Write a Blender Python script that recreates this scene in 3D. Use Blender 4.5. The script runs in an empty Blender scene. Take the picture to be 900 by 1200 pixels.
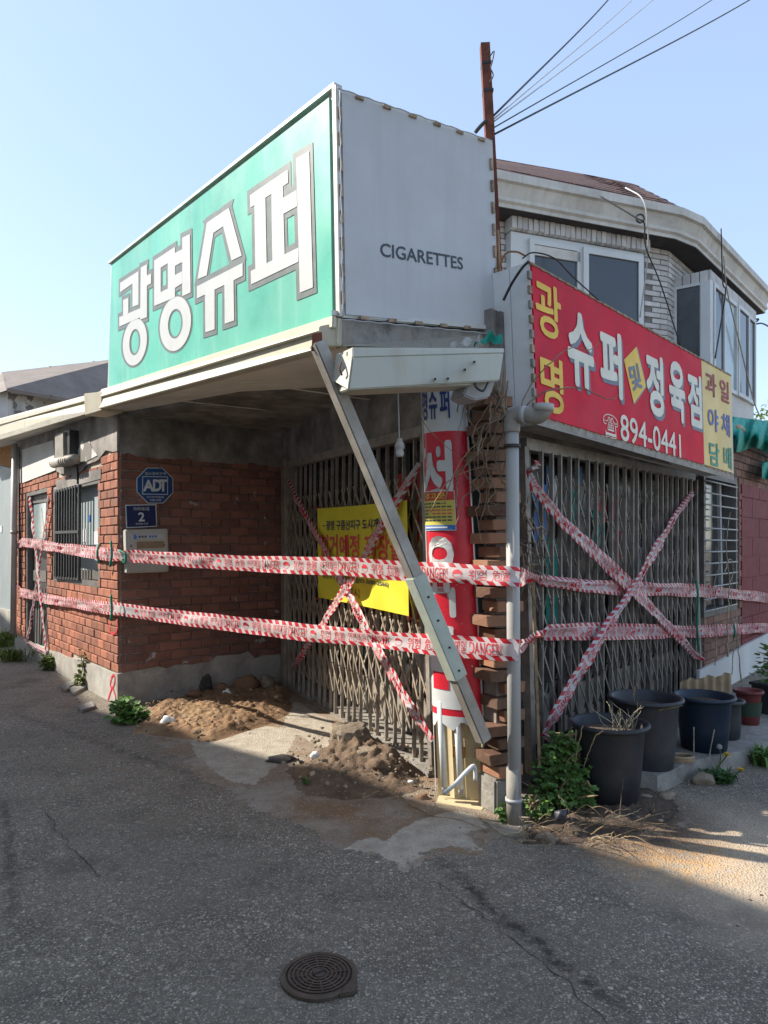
import bpy, bmesh, math, random
from mathutils import Vector, Matrix, noise
R = math.radians
rnd = random.Random(7)
S = bpy.context.scene
COL = S.collection

# ------------------------------------------------------------------ camera
EYE, FPX, PX0, HOR = 1.5, 830.0, 450.0, 638.0      # eye height, focal length / centre / horizon measured on the 900x1200 photo
cam = bpy.data.cameras.new('camera'); cam_o = bpy.data.objects.new('camera', cam); COL.objects.link(cam_o)
cam_o.location = (0, 0, EYE); cam_o.rotation_euler = (R(90), 0, 0)
cam.sensor_fit = 'VERTICAL'; cam.sensor_height = 36; cam.lens = FPX / 1200 * 36; cam.shift_y = 38 / 1200
cam.clip_start = 0.05; cam.clip_end = 2000
S.camera = cam_o
# ------------------------------------------------------------------ light
SUN_EL = R(38.5); SUN_DIR = Vector((-.985, .17, 0)).normalized()    # horizontal direction towards the sun
W = bpy.data.worlds.new('World'); S.world = W; W.use_nodes = True
nt = W.node_tree; nt.nodes.clear()
sky = nt.nodes.new('ShaderNodeTexSky'); sky.sky_type = 'NISHITA'; sky.sun_disc = False
sky.sun_elevation = SUN_EL; sky.sun_rotation = math.atan2(SUN_DIR.x, SUN_DIR.y)
sky.altitude = 0; sky.air_density = 1.0; sky.dust_density = 0.45; sky.ozone_density = 1.0
bg = nt.nodes.new('ShaderNodeBackground'); bg.inputs['Strength'].default_value = 0.15
wo = nt.nodes.new('ShaderNodeOutputWorld')
wb = nt.nodes.new('ShaderNodeMix'); wb.data_type = 'RGBA'; wb.blend_type = 'MULTIPLY'; wb.inputs[0].default_value = 1; wb.inputs[7].default_value = (1.08, 1.0, .95, 1)   # camera white balance
nt.links.new(sky.outputs[0], wb.inputs[6]); hz = nt.nodes.new('ShaderNodeMix'); hz.data_type = 'RGBA'; hz.inputs[0].default_value = .6; hz.inputs[7].default_value = (1.32, 1.72, 2.42, 1)   # even spring haze all round the sky
nt.links.new(wb.outputs[2], hz.inputs[6]); nt.links.new(hz.outputs[2], bg.inputs[0]); nt.links.new(bg.outputs[0], wo.inputs[0])
sun = bpy.data.lights.new('sun', 'SUN'); sun.energy = 3.3; sun.angle = R(.6); sun.color = (1, .93, .82)
sun_o = bpy.data.objects.new('sun', sun); COL.objects.link(sun_o)
sv = (SUN_DIR * math.cos(SUN_EL) + Vector((0, 0, math.sin(SUN_EL)))).normalized()
sun_o.rotation_euler = sv.to_track_quat('Z', 'Y').to_euler(); sun_o.location = sv * 30
S.view_settings.view_transform = 'Standard'; S.view_settings.look = 'None'
S.view_settings.exposure = 1.4; S.view_settings.gamma = 1
S.render.engine = 'CYCLES'
S.cycles.max_bounces = 8; S.cycles.caustics_reflective = False; S.cycles.caustics_refractive = False

# ------------------------------------------------------------------ materials
def mat(name, col, rough=.75, var=.12, vscale=6, bump=.15, bscale=90, metal=0, dirt=None, dirt_amt=.5, dirt_scale=2.5,
        rand=0, streak=None, chips=None, spec=.4, coat=0, alpha=1, chip_scale=14, chip_th=.64, trans=0):
    m = bpy.data.materials.new(name); m.use_nodes = True
    t = m.node_tree; N = t.nodes; L = t.links
    b = N['Principled BSDF']
    b.inputs['Roughness'].default_value = rough; b.inputs['Metallic'].default_value = metal
    b.inputs['Specular IOR Level'].default_value = spec; b.inputs['Coat Weight'].default_value = coat
    g = N.new('ShaderNodeNewGeometry'); pos = g.outputs['Position']
    def nz(sc, det=5, rgh=.6, src=pos):
        n = N.new('ShaderNodeTexNoise'); n.inputs['Scale'].default_value = sc; n.inputs['Detail'].default_value = det
        n.inputs['Roughness'].default_value = rgh; L.new(src, n.inputs['Vector']); return n.outputs['Fac']
    def ramp(f, a, c):
        r = N.new('ShaderNodeMapRange'); r.inputs[1].default_value = a; r.inputs[2].default_value = c; L.new(f, r.inputs[0]); return r.outputs[0]
    def mix(f, A, B, mode='MIX'):
        x = N.new('ShaderNodeMix'); x.data_type = 'RGBA'; x.blend_type = mode
        if isinstance(f, (int, float)): x.inputs[0].default_value = f
        else: L.new(f, x.inputs[0])
        for i, v in ((6, A), (7, B)):
            if isinstance(v, tuple): x.inputs[i].default_value = (*v[:3], 1)
            else: L.new(v, x.inputs[i])
        return x.outputs[2]
    def math_(op, a, c):
        x = N.new('ShaderNodeMath'); x.operation = op
        for i, v in ((0, a), (1, c)):
            if isinstance(v, (int, float)): x.inputs[i].default_value = v
            else: L.new(v, x.inputs[i])
        return x.outputs[0]
    d = tuple(max(0, c * (1 - var * 2)) for c in col); u = tuple(min(1, c * (1 + var * 2)) for c in col)
    c = mix(ramp(nz(vscale), .25, .75), d, u)
    if rand:
        oi = N.new('ShaderNodeObjectInfo')
        f = math_('FRACT', math_('ADD', oi.outputs['Random'], g.outputs['Random Per Island']), 0)
        c = mix(rand, c, mix(f, tuple(x * .35 for x in col), tuple(min(1, x * 1.75) for x in col)))
    if streak:
        mp = N.new('ShaderNodeMapping'); mp.inputs['Scale'].default_value = (1, 1, .07); L.new(pos, mp.inputs[0])
        c = mix(math_('MULTIPLY', ramp(nz(11, 4, .6, mp.outputs[0]), .5, .78), streak[1]), c, streak[0])
    if dirt:
        c = mix(math_('MULTIPLY', ramp(nz(dirt_scale, 7, .68), .42, .66), dirt_amt), c, dirt)
    if chips:
        c = mix(ramp(nz(chip_scale, 3, .5), chip_th, chip_th + .02), c, chips)
    L.new(c, b.inputs['Base Color'])
    if bump:
        bp = N.new('ShaderNodeBump'); bp.inputs['Strength'].default_value = bump; bp.inputs['Distance'].default_value = .01
        L.new(nz(bscale, 4), bp.inputs['Height']); L.new(bp.outputs[0], b.inputs['Normal'])
    rr = ramp(nz(vscale * 2.3), .2, .8)
    rm = N.new('ShaderNodeMapRange'); rm.inputs[3].default_value = max(.05, rough - .1); rm.inputs[4].default_value = min(1, rough + .12)
    L.new(rr, rm.inputs[0]); L.new(rm.outputs[0], b.inputs['Roughness'])
    if trans:
        tr = N.new('ShaderNodeBsdfTranslucent'); L.new(c, tr.inputs['Color'])
        ms = N.new('ShaderNodeMixShader'); ms.inputs[0].default_value = trans
        L.new(b.outputs[0], ms.inputs[1]); L.new(tr.outputs[0], ms.inputs[2]); L.new(ms.outputs[0], N['Material Output'].inputs[0])
    return m

M = {}
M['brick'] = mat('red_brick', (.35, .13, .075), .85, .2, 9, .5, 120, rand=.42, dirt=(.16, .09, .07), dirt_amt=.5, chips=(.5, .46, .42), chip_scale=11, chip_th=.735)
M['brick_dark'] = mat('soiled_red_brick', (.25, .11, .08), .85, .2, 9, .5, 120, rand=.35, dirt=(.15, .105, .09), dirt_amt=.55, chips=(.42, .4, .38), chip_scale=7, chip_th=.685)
M['brick_brown'] = mat('brown_brick', (.215, .105, .06), .85, .25, 12, .5, 120, rand=.8, dirt=(.22, .17, .13), dirt_amt=.45, dirt_scale=6)
M['brick_right'] = mat('dusty_brick', (.24, .12, .085), .85, .2, 9, .5, 120, rand=.5, dirt=(.2, .16, .14), dirt_amt=.5)
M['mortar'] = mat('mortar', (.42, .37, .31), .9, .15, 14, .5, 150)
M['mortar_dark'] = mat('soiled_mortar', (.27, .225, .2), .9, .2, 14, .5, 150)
M['pale_brick'] = mat('pale_glazed_brick', (.56, .54, .515), .6, .1, 9, .2, 120, rand=.25, dirt=(.3, .29, .28), dirt_amt=.5)
M['mortar_grey'] = mat('grey_mortar', (.2, .195, .19), .9, .1, 14, .3, 150)
M['plaster'] = mat('grey_plaster', (.3, .275, .25), .9, .3, 3, .5, 60, dirt=(.14, .125, .115), dirt_amt=.95, dirt_scale=2)
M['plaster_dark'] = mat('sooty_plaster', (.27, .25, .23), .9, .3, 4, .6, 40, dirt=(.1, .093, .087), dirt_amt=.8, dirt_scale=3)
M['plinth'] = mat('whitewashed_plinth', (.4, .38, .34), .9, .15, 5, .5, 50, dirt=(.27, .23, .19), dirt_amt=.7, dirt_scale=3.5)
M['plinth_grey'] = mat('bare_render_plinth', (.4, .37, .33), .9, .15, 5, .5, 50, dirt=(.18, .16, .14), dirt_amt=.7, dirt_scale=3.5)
M['white_wall'] = mat('white_paint_wall', (.66, .65, .62), .8, .08, 5, .3, 50, dirt=(.4, .37, .33), dirt_amt=.5)
M['cream'] = mat('cream_painted_steel', (.56, .525, .41), .5, .06, 5, .05, 60, dirt=(.5, .43, .32), dirt_amt=.35, streak=((.4, .28, .17), .3))
M['soffit'] = mat('soffit_board', (.8, .77, .7), .8, .08, 2, .1, 30, dirt=(.55, .5, .43), dirt_amt=.25)
M['stain_steel'] = mat('stained_fascia', (.32, .31, .28), .7, .25, 5, .3, 40, dirt=(.06, .045, .035), dirt_amt=.9, dirt_scale=5, streak=((.22, .1, .05), .6))
M['green_sign'] = mat('sun_faded_green_acrylic', (.085, .42, .3), .3, .13, 1.3, .02, 30, dirt=(.2, .52, .4), dirt_amt=.55, dirt_scale=1.2, streak=((.28, .56, .44), .5), spec=.5)
M['letter_white'] = mat('white_vinyl', (.5, .51, .495), .4, .03, 8, 0, streak=((.6, .62, .6), .3))
M['letter_grey'] = mat('grey_vinyl', (.13, .15, .14), .4, .06, 8, 0)
M['alu'] = mat('aluminium_edge', (.5, .5, .47), .45, .08, 9, .05, 60, dirt=(.4, .36, .3), dirt_amt=.5, metal=.2)
M['grey_panel'] = mat('grey_sign_panel', (.52, .53, .54), .45, .05, 1.4, .03, 20, dirt=(.45, .45, .45), dirt_amt=.6, dirt_scale=1.6, streak=((.38, .36, .33), .35))
M['clip'] = mat('rusty_clip', (.32, .24, .17), .8, .35, 20, .4, 150)
M['dark_print'] = mat('dark_print', (.05, .065, .08), .5, .05, 8, 0)
M['rust'] = mat('rusted_steel', (.17, .055, .035), .85, .3, 14, .5, 120, dirt=(.09, .035, .025), dirt_amt=.7, dirt_scale=9)
M['strut'] = mat('weathered_steel', (.36, .335, .295), .55, .15, 7, .2, 100, metal=.35, dirt=(.24, .19, .14), dirt_amt=.5, dirt_scale=6)
M['strut_green'] = mat('pale_green_steel', (.42, .46, .385), .5, .08, 6, .08, 80, dirt=(.32, .31, .24), dirt_amt=.4)
M['lamp_white'] = mat('white_lamp_housing', (.52, .53, .46), .5, .05, 5, .05, 60, dirt=(.48, .45, .36), dirt_amt=.5, streak=((.36, .22, .1), .35))
M['grey_plastic'] = mat('grey_plastic', (.36, .36, .365), .5, .06, 9, .05, 60)
M['pvc'] = mat('grey_pvc', (.42, .415, .4), .5, .06, 6, .08, 60, dirt=(.3, .26, .2), dirt_amt=.5, dirt_scale=3)
M['pvc_dark'] = mat('aged_pvc', (.3, .28, .245), .6, .15, 8, .15, 70, dirt=(.15, .12, .09), dirt_amt=.6)
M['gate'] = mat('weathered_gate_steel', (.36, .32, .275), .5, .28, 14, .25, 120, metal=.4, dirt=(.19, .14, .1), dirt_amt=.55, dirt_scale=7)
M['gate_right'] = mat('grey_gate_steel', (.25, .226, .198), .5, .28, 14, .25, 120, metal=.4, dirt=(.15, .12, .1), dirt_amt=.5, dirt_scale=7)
M['link'] = mat('gate_link_steel', (.46, .39, .3), .5, .18, 8, .2, 120, metal=.4, dirt=(.16, .1, .07), dirt_amt=.5, dirt_scale=7)
M['black_steel'] = mat('black_steel', (.035, .035, .036), .5, .1, 8, .1, 90)
M['dark'] = mat('dark_interior', (.022, .022, .022), .9, .2, 5, .1, 30)
M['glass'] = mat('dark_window_glass', (.03, .036, .042), .06, .1, 2, 0, spec=.8)
M['glass_shop'] = mat('dusty_shop_glass', (.028, .032, .033), .25, .3, 3, 0, spec=.5, dirt=(.05, .05, .047), dirt_amt=.5)
M['frost'] = mat('frosted_pane', (.33, .385, .39), .6, .04, 3, .03, 20)
M['pane_green'] = mat('curtained_pane', (.3, .37, .38), .1, .1, 3, 0, spec=.7)
M['upvc'] = mat('white_window_frame', (.62, .64, .63), .45, .04, 5, .02, 50, dirt=(.45, .44, .41), dirt_amt=.4)
M['eave'] = mat('painted_eave', (.6, .58, .53), .6, .06, 4, .1, 40, dirt=(.33, .3, .26), dirt_amt=.55, streak=((.3, .26, .2), .4))
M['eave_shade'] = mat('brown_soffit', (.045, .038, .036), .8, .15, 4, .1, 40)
M['shingle'] = mat('brown_shingle', (.105, .06, .052), .9, .2, 14, .6, 60)
M['roof_grey'] = mat('grey_roof_sheet', (.24, .2, .17), .8, .1, 3, .2, 30, dirt=(.17, .145, .125), dirt_amt=.5)
M['peel'] = mat('peeling_white_wall', (.55, .54, .5), .9, .12, 4, .5, 40, chips=(.2, .185, .17), chip_scale=5, chip_th=.52)
M['red_sign'] = mat('red_sign_acrylic', (.66, .016, .042), .6, .1, 1.6, .02, 30, dirt=(.44, .025, .055), dirt_amt=.5, dirt_scale=2.5, streak=((.42, .08, .1), .3), spec=.2)
M['yellow_sign'] = mat('yellow_sign_acrylic', (.76, .54, .14), .4, .08, 2, .02, 30, dirt=(.55, .42, .18), dirt_amt=.5)
M['letter_yellow'] = mat('yellow_vinyl', (.78, .5, .05), .45, .08, 5, 0)
M['letter_cream'] = mat('cream_vinyl', (.72, .7, .58), .45, .06, 5, 0)
M['letter_shadow'] = mat('blue_grey_vinyl', (.15, .17, .22), .45, .08, 5, 0)
M['maroon'] = mat('maroon_vinyl', (.3, .03, .05), .5, .08, 5, 0)
M['blue_print'] = mat('blue_vinyl', (.1, .15, .42), .5, .08, 5, 0)
M['green_print'] = mat('green_vinyl', (.05, .3, .2), .5, .08, 5, 0)
M['navy'] = mat('navy_plate', (.012, .022, .095), .35, .08, 5, 0)
M['blue_plate'] = mat('blue_plate', (.012, .07, .22), .35, .08, 5, 0)
M['white_print'] = mat('white_print', (.62, .63, .64), .45, .04, 8, 0)
M['cabinet'] = mat('dirty_white_cabinet', (.5, .48, .43), .6, .06, 8, .1, 60, dirt=(.33, .28, .22), dirt_amt=.5, dirt_scale=8)
M['col_red'] = mat('pole_sign_red', (.6, .022, .04), .3, .08, 3, .02, 30, chips=(.62, .5, .42), chip_scale=38, chip_th=.71)
M['col_white'] = mat('pole_sign_white', (.62, .63, .62), .35, .05, 3, .02, 30, dirt=(.5, .48, .42), dirt_amt=.4)
M['col_blue'] = mat('pole_sign_blue', (.02, .045, .19), .4, .05, 3, 0)
M['tray'] = mat('yellowed_tray', (.6, .5, .31), .5, .06, 6, .05, 50, dirt=(.42, .33, .2), dirt_amt=.4, dirt_scale=6)
M['tube'] = mat('fluorescent_tube_glass', (.72, .73, .7), .2, .03, 5, 0)
M['banner'] = mat('yellow_banner_cloth', (.84, .73, .05), .6, .04, 3, .05, 200, trans=.25)
M['poster_yellow'] = mat('poster_yellow', (.62, .52, .1), .5, .05, 4, 0)
M['poster_red'] = mat('poster_red', (.52, .05, .04), .5, .05, 4, 0)
M['poster_blue'] = mat('poster_blue', (.05, .17, .45), .5, .05, 4, 0)
M['banner_red'] = mat('banner_red_ink', (.66, .08, .07), .6, .05, 4, 0)
M['banner_navy'] = mat('banner_navy_ink', (.05, .05, .11), .6, .05, 4, 0)
M['tape_red'] = mat('tape_red_ink', (.62, .035, .05), .5, .06, 6, 0)
M['rope_green'] = mat('green_twine', (.015, .21, .13), .6, .15, 30, .2, 300)
M['tarp'] = mat('green_netting', (.02, .36, .285), .65, .22, 9, .5, 50, dirt=(.025, .2, .16), dirt_amt=.5, dirt_scale=6, trans=.1)
M['pot_black'] = mat('black_pot_plastic', (.021, .024, .030), .5, .12, 6, .08, 60, dirt=(.058, .052, .047), dirt_amt=.5, dirt_scale=5)
M['pot_grey'] = mat('charcoal_pot_plastic', (.032, .035, .042), .5, .12, 6, .08, 60, dirt=(.07, .064, .06), dirt_amt=.5, dirt_scale=5)
M['pot_blue'] = mat('navy_pot_plastic', (.008, .02, .04), .45, .12, 6, .08, 60, dirt=(.018, .028, .042), dirt_amt=.5, dirt_scale=5)
M['pot_red'] = mat('maroon_pot_plastic', (.15, .032, .03), .5, .12, 6, .08, 60)
M['pot_green'] = mat('green_pot_band', (.03, .06, .038), .5, .12, 6, .08, 60)
M['soil'] = mat('dry_soil', (.085, .058, .04), .95, .3, 22, .8, 60)
M['dirt'] = mat('dug_earth', (.2, .115, .06), .95, .3, 5, 1, 55, dirt=(.34, .225, .12), dirt_amt=.8, dirt_scale=2.2, chips=(.42, .33, .23), chip_scale=40, chip_th=.68)
M['dirt_dark'] = mat('damp_earth', (.125, .085, .057), .95, .3, 7, 1, 55, dirt=(.2, .135, .085), dirt_amt=.7, dirt_scale=4, chips=(.33, .28, .23), chip_scale=45, chip_th=.7)
M['sand'] = mat('orange_sand', (.33, .215, .11), .95, .2, 9, .7, 90)
M['crack_fill'] = mat('tar_seam', (.05, .047, .043), .9, .2, 9, .3, 60)
M['frame_dark'] = mat('dark_window_steel', (.14, .13, .12), .55, .15, 8, .1, 90)
M['end_white'] = mat('pale_sign_end_sheet', (.8, .82, .82), .5, .05, 4, .05, 50, dirt=(.66, .66, .63), dirt_amt=.5)
M['rubble'] = mat('mixed_rubble', (.24, .185, .13), .95, .2, 9, .8, 60, rand=.7)
M['rock'] = mat('broken_concrete', (.27, .215, .155), .95, .2, 8, .9, 50, dirt=(.1, .075, .055), dirt_amt=.7, dirt_scale=7)
M['rock_brown'] = mat('clay_clod', (.23, .13, .072), .95, .25, 9, .9, 50, dirt=(.13, .08, .05), dirt_amt=.6, dirt_scale=9)
M['rock_black'] = mat('asphalt_lump', (.06, .055, .05), .95, .25, 9, .9, 50, dirt=(.12, .09, .07), dirt_amt=.5, dirt_scale=9)
M['styro'] = mat('white_foam', (.75, .75, .72), .8, .05, 9, .3, 90)
M['kerb'] = mat('kerb_concrete', (.28, .26, .23), .9, .2, 5, .7, 40, dirt=(.11, .095, .08), dirt_amt=.6, dirt_scale=4)
M['pale_conc'] = mat('pale_cement_patch', (.33, .30, .255), .9, .12, 6, .5, 60, dirt=(.23, .195, .15), dirt_amt=.6, dirt_scale=5)
M['iron'] = mat('cast_iron', (.1, .075, .058), .6, .2, 12, .4, 120, metal=.5, dirt=(.14, .1, .072), dirt_amt=.6, dirt_scale=14)
M['leaf'] = mat('bush_leaf', (.12, .225, .055), .6, .35, 25, .1, 60, trans=.25)
M['leaf_dark'] = mat('dark_bush_leaf', (.045, .11, .028), .6, .35, 25, .1, 60, trans=.2)
M['grassy'] = mat('weed_leaf', (.13, .18, .035), .65, .3, 25, .1, 60, trans=.25)
M['stem'] = mat('dry_stem', (.26, .18, .10), .85, .25, 20, .2, 90)
M['vine'] = mat('dry_vine', (.22, .165, .115), .85, .3, 18, .2, 90)
M['straw'] = mat('bleached_stem', (.38, .32, .22), .85, .25, 20, .2, 90)
M['flower'] = mat('dandelion_yellow', (.75, .52, .02), .6, .1, 40, 0)
M['puff'] = mat('seed_head', (.6, .6, .57), .8, .1, 40, 0)
M['cable'] = mat('black_cable', (.03, .03, .032), .5, .1, 8, 0)
M['cable_pale'] = mat('pale_cable', (.45, .45, .45), .5, .1, 8, 0)
M['cable_brown'] = mat('brown_cable', (.3, .15, .07), .6, .15, 9, 0)
M['red_panel'] = mat('red_painted_board', (.2, .03, .035), .7, .1, 5, .2, 40, rand=.12, dirt=(.13, .025, .03), dirt_amt=.5)
M['osb'] = mat('orange_particle_board', (.42, .2, .06), .85, .3, 24, .4, 90)
M['metal_door'] = mat('blue_grey_steel_sheet', (.26, .3, .31), .5, .05, 3, .05, 30)
M['cardboard'] = mat('stained_cardboard', (.33, .24, .15), .85, .15, 12, .2, 60, dirt=(.25, .17, .1), dirt_amt=.4)
M['neighbour'] = mat('beige_render', (.8, .74, .64), .85, .1, 3, .3, 40)

# caution tape: diagonal red blocks along both edges of a white film (UV: metres along, 0..1 across)
def tape_mat():
    m = bpy.data.materials.new('caution_tape_film'); m.use_nodes = True; t = m.node_tree; N = t.nodes; L = t.links; b = N['Principled BSDF']
    uv = N.new('ShaderNodeUVMap'); sp = N.new('ShaderNodeSeparateXYZ'); L.new(uv.outputs[0], sp.inputs[0])
    def mt(op, a, c=0.0):
        x = N.new('ShaderNodeMath'); x.operation = op
        for i, v in ((0, a), (1, c)):
            if isinstance(v, (int, float)): x.inputs[i].default_value = v
            else: L.new(v, x.inputs[i])
        return x.outputs[0]
    u, v = sp.outputs[0], sp.outputs[1]
    f = mt('FRACT', mt('ADD', mt('MULTIPLY', u, 13.0), mt('MULTIPLY', v, 1.6)))
    stripe = mt('LESS_THAN', f, .56)
    edge = mt('GREATER_THAN', mt('ABSOLUTE', mt('SUBTRACT', v, .5)), .285)
    fac = mt('MULTIPLY', stripe, edge)
    x = N.new('ShaderNodeMix'); x.data_type = 'RGBA'; L.new(fac, x.inputs[0])
    x.inputs[6].default_value = (.68, .62, .62, 1); x.inputs[7].default_value = (.56, .022, .035, 1)
    L.new(x.outputs[2], b.inputs['Base Color']); b.inputs['Roughness'].default_value = .38
    tr = N.new('ShaderNodeBsdfTranslucent'); L.new(x.outputs[2], tr.inputs['Color'])
    ms = N.new('ShaderNodeMixShader'); ms.inputs[0].default_value = .34
    L.new(b.outputs[0], ms.inputs[1]); L.new(tr.outputs[0], ms.inputs[2]); L.new(ms.outputs[0], N['Material Output'].inputs[0])
    return m
M['tape'] = tape_mat()

def asphalt_mat(name, apron=False):
    m = bpy.data.materials.new(name); m.use_nodes = True; t = m.node_tree; N = t.nodes; L = t.links; b = N['Principled BSDF']
    g = N.new('ShaderNodeNewGeometry'); pos = g.outputs['Position']
    def nz(sc, det=5, rg=.6):
        n = N.new('ShaderNodeTexNoise'); n.inputs['Scale'].default_value = sc; n.inputs['Detail'].default_value = det; n.inputs['Roughness'].default_value = rg
        L.new(pos, n.inputs['Vector']); return n.outputs['Fac']
    def rg(f, a, c, lo=0, hi=1):
        r = N.new('ShaderNodeMapRange'); r.inputs[1].default_value = a; r.inputs[2].default_value = c; r.inputs[3].default_value = lo; r.inputs[4].default_value = hi
        L.new(f, r.inputs[0]); return r.outputs[0]
    def mix(f, A, B, mode='MIX'):
        x = N.new('ShaderNodeMix'); x.data_type = 'RGBA'; x.blend_type = mode
        if isinstance(f, (int, float)): x.inputs[0].default_value = f
        else: L.new(f, x.inputs[0])
        for i, v in ((6, A), (7, B)):
            if isinstance(v, tuple): x.inputs[i].default_value = (*v, 1)
            else: L.new(v, x.inputs[i])
        return x.outputs[2]
    def op(o_, a, c=0.0):
        x = N.new('ShaderNodeMath'); x.operation = o_
        for i, v in ((0, a), (1, c)):
            if isinstance(v, (int, float)): x.inputs[i].default_value = v
            else: L.new(v, x.inputs[i])
        return x.outputs[0]
    mul = lambda a, c: op('MULTIPLY', a, c)
    base = mix(rg(nz(.8, 6), .3, .7), (.165, .14, .108), (.26, .224, .175))
    base = mix(rg(nz(3.1, 6, .7), .48, .7), base, (.12, .103, .08))
    base = mix(rg(nz(26, 5, .7), .35, .68), base, mix(.6, base, (.062, .053, .042)))
    def stones(sc, th0, th1, sel, lo, hi, wear):
        vo = N.new('ShaderNodeTexVoronoi'); vo.inputs['Scale'].default_value = sc; L.new(pos, vo.inputs['Vector'])
        sp = N.new('ShaderNodeSeparateColor'); L.new(vo.outputs['Color'], sp.inputs[0])
        size = op('MULTIPLY', sp.outputs[2], .16)
        k = mul(rg(op('ADD', vo.outputs['Distance'], size), th0, th1), rg(sp.outputs[0], sel, sel + .05))
        return mul(k, wear), mix(sp.outputs[1], lo, hi), vo.outputs['Distance']
    wear = rg(nz(1.4, 6, .65), .36, .6, .12, 1)
    col = base
    k0, c0_, _ = stones(150, .56, .4, .3, (.14, .118, .088), (.46, .4, .315), rg(wear, 0, 1, .45, 1)); col = mix(k0, col, c0_)
    k1, c1_, dist = stones(88, .52, .38, .3, (.15, .126, .094), (.55, .48, .385), rg(wear, 0, 1, .35, 1)); col = mix(k1, col, c1_)
    k2, c2_, _ = stones(55, .46, .34, .62, (.17, .14, .105), (.58, .51, .42), wear); col = mix(k2, col, c2_)
    k3, c3_, _ = stones(30, .38, .28, .86, (.22, .17, .12), (.6, .53, .44), wear); col = mix(k3, col, c3_)
    def blob(cx, cy, r0, r1):
        d = N.new('ShaderNodeVectorMath'); d.operation = 'DISTANCE'; L.new(pos, d.inputs[0]); d.inputs[1].default_value = (cx, cy, 0)
        return rg(d.outputs['Value'], r1, r0)
    n3 = rg(nz(7, 6, .7), .3, .62)
    d1 = mul(blob(2.0, 3.25, .45, 1.05), rg(n3, 0, 1, .6, 1)); col = mix(mul(d1, .9), col, (.5, .4, .29))  # tan dust; its pale colour also paints in brightness for the sunlit strip
    d3 = mul(blob(1.38, 3.46, .12, .44), rg(nz(11, 7, .75), .42, .58, 0, 1)); col = mix(d3, col, mix(nz(60, 3), (.42, .23, .085), (.72, .43, .19)))
    d4 = mul(blob(-.9, 5.3, .9, 2.1), rg(nz(9, 7, .75), .47, .66, 0, .8)); col = mix(d4, col, (.26, .185, .12))
    d2 = mul(blob(-6.0, 9.9, .5, 2.4), n3); col = mix(d2, col, (.36, .315, .255))
    d5 = mul(blob(1.28, 3.86, .3, .62), rg(nz(8, 7, .75), .3, .5, 0, 1)); col = mix(d5, col, (.12, .08, .055))
    def seam(ax_, ay_, bx_, by_, w):
        sx, sy = bx_ - ax_, by_ - ay_; ln_ = math.hypot(sx, sy); sx /= ln_; sy /= ln_
        q = N.new('ShaderNodeVectorMath'); q.operation = 'SUBTRACT'; L.new(pos, q.inputs[0]); q.inputs[1].default_value = (ax_, ay_, 0)
        e = N.new('ShaderNodeVectorMath'); e.operation = 'DOT_PRODUCT'; L.new(q.outputs[0], e.inputs[0]); e.inputs[1].default_value = (-sy, sx, 0)
        t_ = N.new('ShaderNodeVectorMath'); t_.operation = 'DOT_PRODUCT'; L.new(q.outputs[0], t_.inputs[0]); t_.inputs[1].default_value = (sx, sy, 0)
        d_ = op('ABSOLUTE', op('ADD', e.outputs['Value'], mul(op('SUBTRACT', nz(5, 6, .7), .5), .16)))
        return mul(mul(rg(d_, w, w * .2), rg(nz(16, 6, .75), .4, .55)), mul(rg(t_.outputs['Value'], 0, .3), rg(t_.outputs['Value'], ln_, ln_ - .3)))
    col = mix(mul(seam(.2, 3.45, .82, 2.15, .055), .85), col, (.035, .031, .026)); col = mix(mul(seam(-2.3, 4.3, -1.4, 2.7, .04), .6), col, (.04, .035, .03)); col = mix(mul(seam(-3.4, 6.4, -.2, 3.7, .07), .5), col, (.055, .048, .038))
    oil = mul(rg(nz(1.1, 3), .6, .72), .5); col = mix(oil, col, (.06, .055, .05))
    if apron:
        def attr(nm):
            a = N.new('ShaderNodeAttribute'); a.attribute_name = nm; return a.outputs['Fac']
        ragged = op('ADD', mul(op('SUBTRACT', nz(5, 8, .72), .5), 1.7), attr('edge'))
        con = mix(rg(nz(2.4, 7, .7), .35, .65), (.25, .205, .155), (.36, .315, .255))
        con = mix(rg(nz(1.7, 8, .72), .44, .62), con, (.235, .145, .08))
        con = mix(mul(rg(nz(5.5, 8, .75), .55, .66), .8), con, (.15, .115, .085))
        pr_ = op('ADD', mul(op('SUBTRACT', nz(7, 8, .7), .5), 1.2), attr('patch'))
        con = mix(rg(pr_, .0, .09), con, mix(rg(nz(9, 6, .7), .35, .7), (.5, .445, .36), (.33, .28, .215)))
        kk, cc_, _ = stones(70, .5, .36, .66, (.2, .14, .09), (.5, .44, .36), .9); con = mix(kk, con, cc_)
        con = mix(rg(nz(140, 3), .5, .75), con, mix(.45, con, (.08, .06, .045)))
        col = mix(rg(ragged, -.03, .05), col, con)
    L.new(col, b.inputs['Base Color'])
    b.inputs['Roughness'].default_value = .88; b.inputs['Specular IOR Level'].default_value = .25
    bp = N.new('ShaderNodeBump'); bp.inputs['Strength'].default_value = .8; bp.inputs['Distance'].default_value = .006
    L.new(op('ADD', rg(dist, .6, 0), op('ADD', nz(45, 4), mul(k2, .5))), bp.inputs['Height']); L.new(bp.outputs[0], b.inputs['Normal'])
    return m
M['asphalt'] = asphalt_mat('worn_asphalt'); M['apron'] = asphalt_mat('dirty_concrete_apron', True)

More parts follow.
